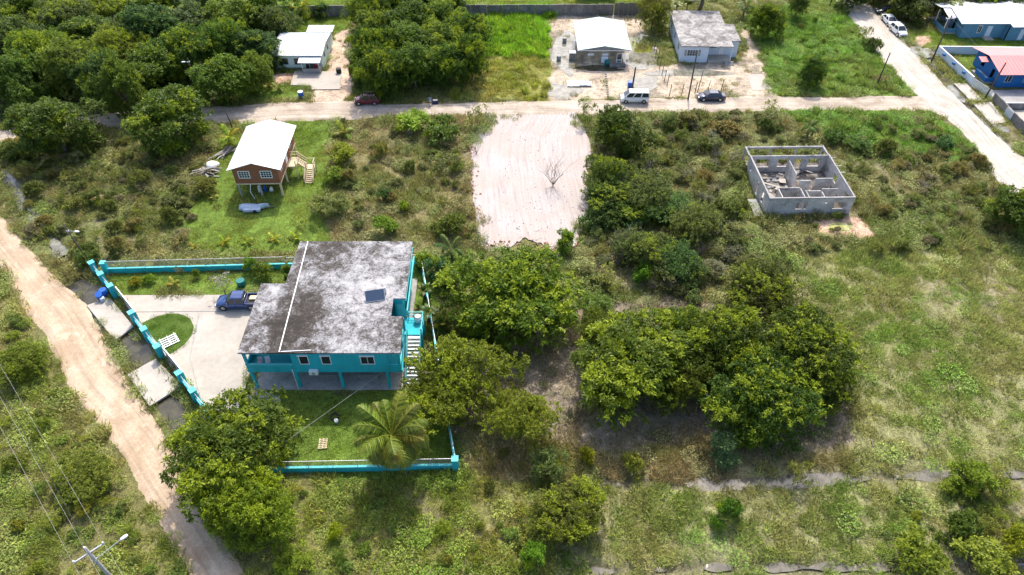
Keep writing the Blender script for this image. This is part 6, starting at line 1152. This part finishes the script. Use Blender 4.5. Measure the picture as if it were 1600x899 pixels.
vehicle('parked_car', 'black saloon parked first at the top of the pale road', 'car', (*G(1386, 22), .06), R(172), P_['black'], sedan_b, sedan_c, 1.80, (1.4, -1.35), .33)
vehicle('parked_car', 'white saloon parked between the black car and the white jeep', 'car', (*G(1388, 37), .06), hd, P_['white'], sedan_b, sedan_c, 1.80, (1.4, -1.35), .33)
vehicle('parked_car', 'white jeep parked nearest the junction on the pale road', 'car', (*G(1402, 53), .06), hd + .12, P_['white'], suv_b, suv_c, 1.80, (1.3, -1.3), .36, rails=True)
vehicle('parked_car', 'small blue car in the concrete yard of the red roofed house', 'car', (89.0, 108.3, .03), R(195), P_['blue'], suv_b, suv_c, 1.74, (1.3, -1.3), .33)
# ------------------------------------------------------------------ person by the road
def skin(name, V, Ed, rad, mat, parent, sub=1):
    me = bpy.data.meshes.new(name); me.from_pydata(V, Ed, []); o = link(name, me, mat, parent); o.modifiers.new('skin', 'SKIN'); o.modifiers.new('sub', 'SUBSURF').levels = sub; o.modifiers['sub'].render_levels = sub
    for d, r in zip(me.skin_vertices[0].data, rad): d.radius = (r, r * .85) if not isinstance(r, tuple) else r
    me.skin_vertices[0].data[0].use_root = True; return o
pe = thing('person', 'person in a light blue shirt and pale shorts standing by the road', 'person', (*G(672.5, 165), .02), R(10)); skn = paint('skin_tone', (.16, .085, .055), .6, .05)
V = [(0, 0, .92), (0, 0, 1.15), (0, 0, 1.38), (0, -.01, 1.50), (0, -.02, 1.60), (0, -.02, 1.70), (.17, 0, 1.37), (.27, .02, 1.12), (.25, -.12, .92), (.25, -.18, .84), (-.17, 0, 1.37), (-.27, .02, 1.12), (-.24, -.1, .92), (-.24, -.14, .84), (.10, 0, .86), (.11, -.02, .48), (.11, .02, .07), (.11, -.12, .04), (-.10, 0, .86), (-.12, .03, .48), (-.12, .05, .07), (-.13, -.09, .04)]
Ee = [(0, 1), (1, 2), (2, 3), (3, 4), (4, 5), (2, 6), (6, 7), (7, 8), (8, 9), (2, 10), (10, 11), (11, 12), (12, 13), (0, 14), (14, 15), (15, 16), (16, 17), (0, 18), (18, 19), (19, 20), (20, 21)]
skin('body', V, Ee, [.13, .13, .13, .055, .09, .075, .065, .045, .036, .03, .065, .045, .036, .03, .09, .06, .045, .035, .09, .06, .045, .035], skn, pe)
skin('shirt', [V[0], V[1], V[2], V[6], (.235, .01, 1.2), V[10], (-.235, .01, 1.2)], [(0, 1), (1, 2), (2, 3), (3, 4), (2, 5), (5, 6)], [.155, .155, .15, .085, .07, .085, .07], paint('light_blue_cloth', (.22, .38, .62), .8), pe)
skin('shorts', [V[0], V[14], (.115, -.015, .56), V[18], (-.115, .02, .56)], [(0, 1), (1, 2), (0, 3), (3, 4)], [.145, .11, .095, .11, .095], paint('pale_cloth', (.6, .6, .6), .8), pe)
skin('hair', [(0, .01, 1.63), (0, .0, 1.73)], [(0, 1)], [.098, .085], M['black'], pe)
bx_ = thing('box', 'dark blue box with pale top beside the standing person', 'box', (*G(680, 162), 0), .2); MB().box(-.5, .5, -.3, .3, 0, .6).build('body', paint('navy_plastic', (.01, .02, .09), .4), bx_, bevel=.04); MB().box(-.3, .45, -.25, .25, .602, .66).build('lid', M['concrete_grey'], bx_)
# ------------------------------------------------------------------ poles and wires
def pole(label, base, H, r=.15, lean=(0, 0), arm=None, lamp=None, nm='utility_pole', mat='pole_wood', lamp_z=.9):
    o = thing(nm, label, 'pole', (*base, 0)); top = Vector((lean[0], lean[1], H)); MB().tube([(0, 0, -.3), tuple(top * .5), tuple(top)], [r, r * .85, r * .7], 10).build('pole', M[mat], o, True)
    if arm:
        d = Vector((math.cos(arm[0]), math.sin(arm[0]), 0)); c = top - Vector((0, 0, arm[2])); A = MB().bar(c - d * arm[1], c + d * arm[1], .1, .12).build('crossarm', M['galv'], o)
        for k in (-1, 1): p = c + d * arm[1] * k * .95; MB().tube([tuple(p + Vector((0, 0, .06))), tuple(p + Vector((0, 0, .16))), tuple(p + Vector((0, 0, .28)))], [.05, .09, .04], 10).build('insulator', M['white_plastic'], A, True)
        MB().tube([tuple(top), tuple(top + Vector((0, 0, .14))), tuple(top + Vector((0, 0, .26)))], [.05, .09, .04], 10).build('insulator', M['white_plastic'], o, True)
    if lamp:
        d = Vector((math.cos(lamp[0]), math.sin(lamp[0]), .12)).normalized(); b = top * lamp_z; e = b + d * lamp[1]; ar = MB().tube([tuple(b), tuple(e)], .035, 8).build('lamp_arm', M['galv'], o); s_ = Vector((d.x, d.y, 0)); 
        rings = []
        for u, w in ((0, .07), (.12, .14), (.4, .17), (.6, .1)):
            c = e + s_ * (u - .05); n_ = Vector((-s_.y, s_.x, 0)); rings.append([c + n_ * w * math.cos(a) + Vector((0, 0, w * .6 * math.sin(a))) for a in np.linspace(0, 6.283, 9)[:-1]])
        MB().loft(rings).build('lamp_head', M['white_plastic'], ar, True)
        MB().box(b.x - .14, b.x + .14, b.y - .14, b.y + .14, b.z - .1, b.z + .1).build('bracket', M['galv'], o)
    return o
def wire(label, a, b, sag, r=.010, nm='power_line', mat='concrete_grey', n=24):
    a = Vector(a); b = Vector(b); m = MB().tube([tuple(a.lerp(b, i / n) - Vector((0, 0, sag * 4 * (i / n) * (1 - i / n)))) for i in range(n + 1)], r, 5); return tag(m.build(nm, M[mat], None, True), label, 'cable')
ZA = 8.6; A0 = Vector(G(115, 880, ZA)); A1 = Vector(G(163, 849, ZA)); pc = (A0 + A1) / 2; aa = math.atan2(A1.y - A0.y, A1.x - A0.x); hl = (A1 - A0).length / 2
pole('grey street pole with crossarm and white lamp at the bottom left', tuple(pc), ZA + .75, .17, (0, 0), (aa, hl, .75), (aa + .05, 2.1), mat='block', lamp_z=.80)
dw_ = (Vector(G(0, 668, ZA)) - A0).normalized(); far = 62
for k, (p, z_, lb) in enumerate(((A0, ZA + .28, 'leftmost overhead line from the crossarm pole'), (pc, ZA + 1.0, 'middle overhead line from the top of the crossarm pole'), (A1, ZA + .28, 'rightmost overhead line from the crossarm pole'))): wire(lb, (p.x, p.y, z_), (p.x + dw_.x * far, p.y + dw_.y * far, z_), .5); wire(lb.replace('from', 'behind'), (p.x, p.y, z_ - .02), (p.x - dw_.x * 25, p.y - dw_.y * 25, z_), .15)
wire('lower twisted cable below the overhead lines', (pc.x, pc.y, 7.2), (pc.x + dw_.x * far, pc.y + dw_.y * far, 7.2), .5, .022, mat='black')
pole('next street pole up the tan road', (pc.x + dw_.x * far, pc.y + dw_.y * far), ZA + .75, .17, (0, 0), (aa, hl, .75), mat='block')
wire('service cable slung from the turquoise house over the near lawn', (-13.2, 46.7, 2.95), (-24.0, 36.7, 1.8), .1, .024, 'service_cable')
pole('leaning lamp pole at the far end of the turquoise fence', G(140, 412), 5.9, .1, (-.75, .3), None, (R(-10), 1.0), lamp_z=.86)
pole('tall pole with crossarm beside the bluish white wall', G(1455, 97), 8.5, .16, (.1, 0), (R(8), .9, .5)); pt = Vector((*G(1455, 97), 8.3)); wire('stay wire of the tall pole by the wall', tuple(pt), (*G(1527, 72), 0), .05, .022, 'stay_wire')
pole('bare pole in the corner grass lot by the junction', G(1370, 133), 5.9, .13, (.1, -.1))
pole('bare pole beside the dark block wall and slab bridge', G(1538, 155), 6.6, .15, (.35, -.2))
pole('tall dark pole standing before the white flat roofed house', G(1075, 156), 8.5, .14)
pole('thin pole next to the tall dark pole', G(1089, 147), 4.3, .07, (.3, 0))
pole('thick short pole behind the white van', G(987, 143), 4.4, .17, (.15, 0))
pole('lamp pole among the trees by the cross road', G(316, 152), 7.0, .1, (-.3, 0), None, (R(190), .6), lamp_z=.9)
pole('slim post left of the forecourt palms', G(377, 150), 4.2, .07, (-.2, 0))
pole('short dark post behind the white metal roof', G(364, 203), 3.2, .11, (-.2, 0))
pole('small pole at the top of the pale road', G(1296, 10), 4.5, .14, (.3, 0))
# fence posts of the white house yard
z8 = lambda x, y: (1010 + x / 5.138, y / 5.138)
for i, (x_, y_) in enumerate([(72, 455), (88, 500), (105, 552), (124, 604), (143, 650), (164, 695), (184, 770), (280, 768), (388, 748), (492, 735), (597, 735), (60, 410), (48, 370)]):
    r = random.Random(i); tag(MB().tube([(0, 0, -.2), (.06, r.uniform(-.05, .05), 1.0), (.12, r.uniform(-.1, .1), r.uniform(1.9, 2.3))], [.07, .06, .055], 7).build('fence_post', M['pole_wood']), 'dark timber fence post of the white house yard', 'post', 'fence posts of the white house yard').location = (*G(*z8(x_, y_)), 0)
# ------------------------------------------------------------------ small things
def barrel(label, px, py, r, h, mat, z=0, lid=None, rot=None, nm='barrel'):
    o = thing(nm, label, 'barrel', (*G(px, py), z)); MB().tube([(0, 0, 0), (0, 0, h * .3), (0, 0, h * .34), (0, 0, h * .66), (0, 0, h * .7), (0, 0, h)], [r * .95, r, r * 1.04, r * 1.04, r, r * .95], 16).build('drum', M[mat], o, True); MB().tube([(0, 0, h + .002), (0, 0, h + .05)], r * 1.0, 16).build('lid', M[lid or mat], o)
    if rot: o.rotation_euler = rot
    return o
barrel('teal barrel at the front wall of the grey block house', 948, 102, .42, 1.0, 'teal_plastic'); barrel('blue barrel with white lid on the grass before the mint forecourt', 471, 152, .45, 1.0, 'blue_plastic', lid='white_plastic'); barrel('black drum at the corner of the mint forecourt', 530, 115, .45, .8, 'black', .12)
barrel('upright blue barrel by the upper gate pillar', 165, 462, .42, .95, 'blue_plastic'); barrel('second blue barrel leaning by the upper gate pillar', 158, 466, .40, .9, 'blue_plastic', .05, rot=(R(20), 0, .5)); barrel('pale blue bucket at the end of the upper bridge', 162, 471, .28, .45, 'tarp', .1, nm='bucket')
barrel('dark teal drum on the lawn behind the pickup', 378, 446, .5, .8, 'teal_plastic'); barrel('dark blue drum beside the thick short pole', 984, 136, .4, .9, 'navy' if 'navy' in M else 'blue_plastic'); barrel('small pale drum standing in the left flood water', 882, 66, .4, .8, 'concrete_grey'); barrel('small grey drum at the edge of the left flood water', 873, 94, .4, .8, 'concrete_grey')
def pallet(label, px, py, z, rz, n, L, Wp, mat):
    o = thing('pallet', label, 'pallet', (*G(px, py), z), rz)
    for k in range(n): y0 = -Wp / 2 + Wp * k / n; MB().box(-L / 2, L / 2, y0, y0 + Wp / n * .42, .1, .13).build('slat', M[mat], o)
    for xx in (-L * .42, 0, L * .42): MB().box(xx - .05, xx + .05, -Wp / 2, Wp / 2, .0, .098).build('runner', M[mat], o)
pallet('white slatted pallet on the half round lawn island', 265, 534, .12, R(38), 5, 1.9, 1.7, 'white'); pallet('weathered pinkish pallet on the near lawn', 505, 694, .03, R(5), 6, .85, 1.2, 'wood_pale')
tr_ = thing('tyre', 'black tyre ring lying on the near lawn', 'tyre', (*G(523, 652), .12)); MB().tube([(math.cos(a) * .42, math.sin(a) * .42, 0) for a in np.linspace(0, 6.283, 21)], .1, 8, False).build('ring', M['black'], tr_, True); barrel('small white bucket beside the tyre on the near lawn', 526, 660, .2, .35, 'white_plastic', nm='bucket')
sh = thing('fabric_sheet', 'white sheet spread on the mud before the grey block house', 'sheet', (*G(900, 132), .05)); m = MB(); n = 9; gs_ = [[(-1.5 + 3 * i / n, -1 + 2 * j / n, .05 + .22 * fbm(np.array(i * 1.), np.array(j * 1.), 2, 1)) for j in range(n + 1)] for i in range(n + 1)]; m.loft(gs_, False, False); m.build('sheet', M['white_plastic'], sh, True)
sh = thing('fabric_sheet', 'blue grey sheet beside the white sheet on the mud', 'sheet', (*G(917, 133), .05)); m = MB(); m.loft([[(a * 1.1 - .3, b * .7, c + .12) for a, b, c in r_] for r_ in [[(x / 1.5, y, z) for x, y, z in row] for row in gs_]], False, False); m.build('sheet', M['tarp'], sh, True)
pth = thing('stepping_path', 'row of dark blocks stepping from the road to the grey house', 'path', (*G(946, 115), 0)); z7 = lambda x, y: (860 + x / 5.62, 10 + y / 5.62)
for k in range(11): p = Vector(G(*z7(485 + 2.2 * k, 598 + 19.5 * k))) - Vector(G(946, 115)); MB().box(p.x - .2, p.x + .2, p.y - .16, p.y + .16, -.02, .1 + .02 * (k % 2)).build('block', M['block_dark'], pth)
# gravel heap by the house
gr = MB(); nr_ = 14; na = 28; cgx, cgy = G(398, 634)
for i in range(nr_ + 1):
    for j in range(na):
        a = 6.283 * j / na; q = i / nr_; e = 1 + .18 * math.sin(2 * a + 1) + .1 * math.sin(5 * a); x_, y_ = 2.1 * q * e * math.cos(a), 2.0 * q * e * math.sin(a); gr.v.append((x_, y_, .42 * (1 - q) ** 1.2 + .10 * (random.random() - .5) * (1 - q) - (.03 if i == nr_ else 0) + .03))
for i in range(nr_):
    for j in range(na): gr.f.append((i * na + j, (i + 1) * na + j, (i + 1) * na + (j + 1) % na, i * na + (j + 1) % na))
o = gr.build('gravel_heap', mottled('grey_gravel', [(.3, (.20, .195, .19)), (.7, (.46, .45, .44))], 3, .2, 6), None, True); o.location = (cgx, cgy, 0); tag(o, 'grey gravel heap beside the driveway and the house', 'gravel heap')
# soil clods along the marl lot and debris in the fields
def rocks(nm, label, pts, smin, smax, mat, sd):
    r = random.Random(sd); m = MB()
    for x_, y_ in pts:
        s_ = r.uniform(smin, smax); Mx = Matrix.Translation((x_, y_, s_ * .3)) @ Euler((r.uniform(0, 3), r.uniform(0, 3), r.uniform(0, 3))).to_matrix().to_4x4(); g_ = 1.3
        vs = [Mx @ Vector((a * s_ * r.uniform(.7, 1.1), b * s_ * r.uniform(.7, 1.1), c * s_ * .7)) for a, b, c in ((1, 0, 0), (-1, 0, 0), (0, 1, 0), (0, -1, 0), (0, 0, 1), (0, 0, -1))]; m.add(vs, [(0, 2, 4), (2, 1, 4), (1, 3, 4), (3, 0, 4), (2, 0, 5), (1, 2, 5), (3, 1, 5), (0, 3, 5)])
    return tag(m.build(nm, mat), label, None, None, 'stuff')
r = random.Random(12); cl = []
for E_, off in ((lotL, .3), (lotR, -.3)):
    P = resample(E_, 200)
    for q in P[(70 if off < 0 else 40):]:
        if r.random() < .85: cl.append((q[0] + off + r.gauss(0, .45), q[1] + r.gauss(0, .3)))
P = resample([lotL[-1], lotR[-1]], 60); cl += [(q[0] + r.gauss(0, .3), q[1] + .5 + r.gauss(0, .5)) for q in P]
rocks('soil_clods', 'reddish soil clods along the edges of the white lot', cl, .08, .32, paint('pink_clay', (.42, .24, .17), .95, .3, 2, (.5, .42, .36), .6), 1)
rocks('soil_clods', 'small dark clods strewn over the white lot', [(-2 + 11.5 * r.random(), 70 + 30 * r.random()) for _ in range(260)], .04, .12, M['block_dark'], 2)
for i, (px, py, L, lb) in enumerate([(1362, 690, 1.6, 'bleached log lying in the field above the furrow'), (1320, 806, 1.0, 'short bleached branch in the near field'), (760, 672, 1.8, 'pale dead branch under the small olive green tree'), (1383, 488, 1.6, 'grey dead branch in the mown field'), (1555, 480, 1.6, 'pale heap of dead branches at the right of the field')]):
    o = thing('dead_branch', lb, 'branch', (*G(px, py), .12), i * 1.1); link('wood', limbs('dead%d' % i, 200 + i, L, .09, L * .5, 3, 'twig', 1, .5), None, o).rotation_euler = (R(82), 0, 0)
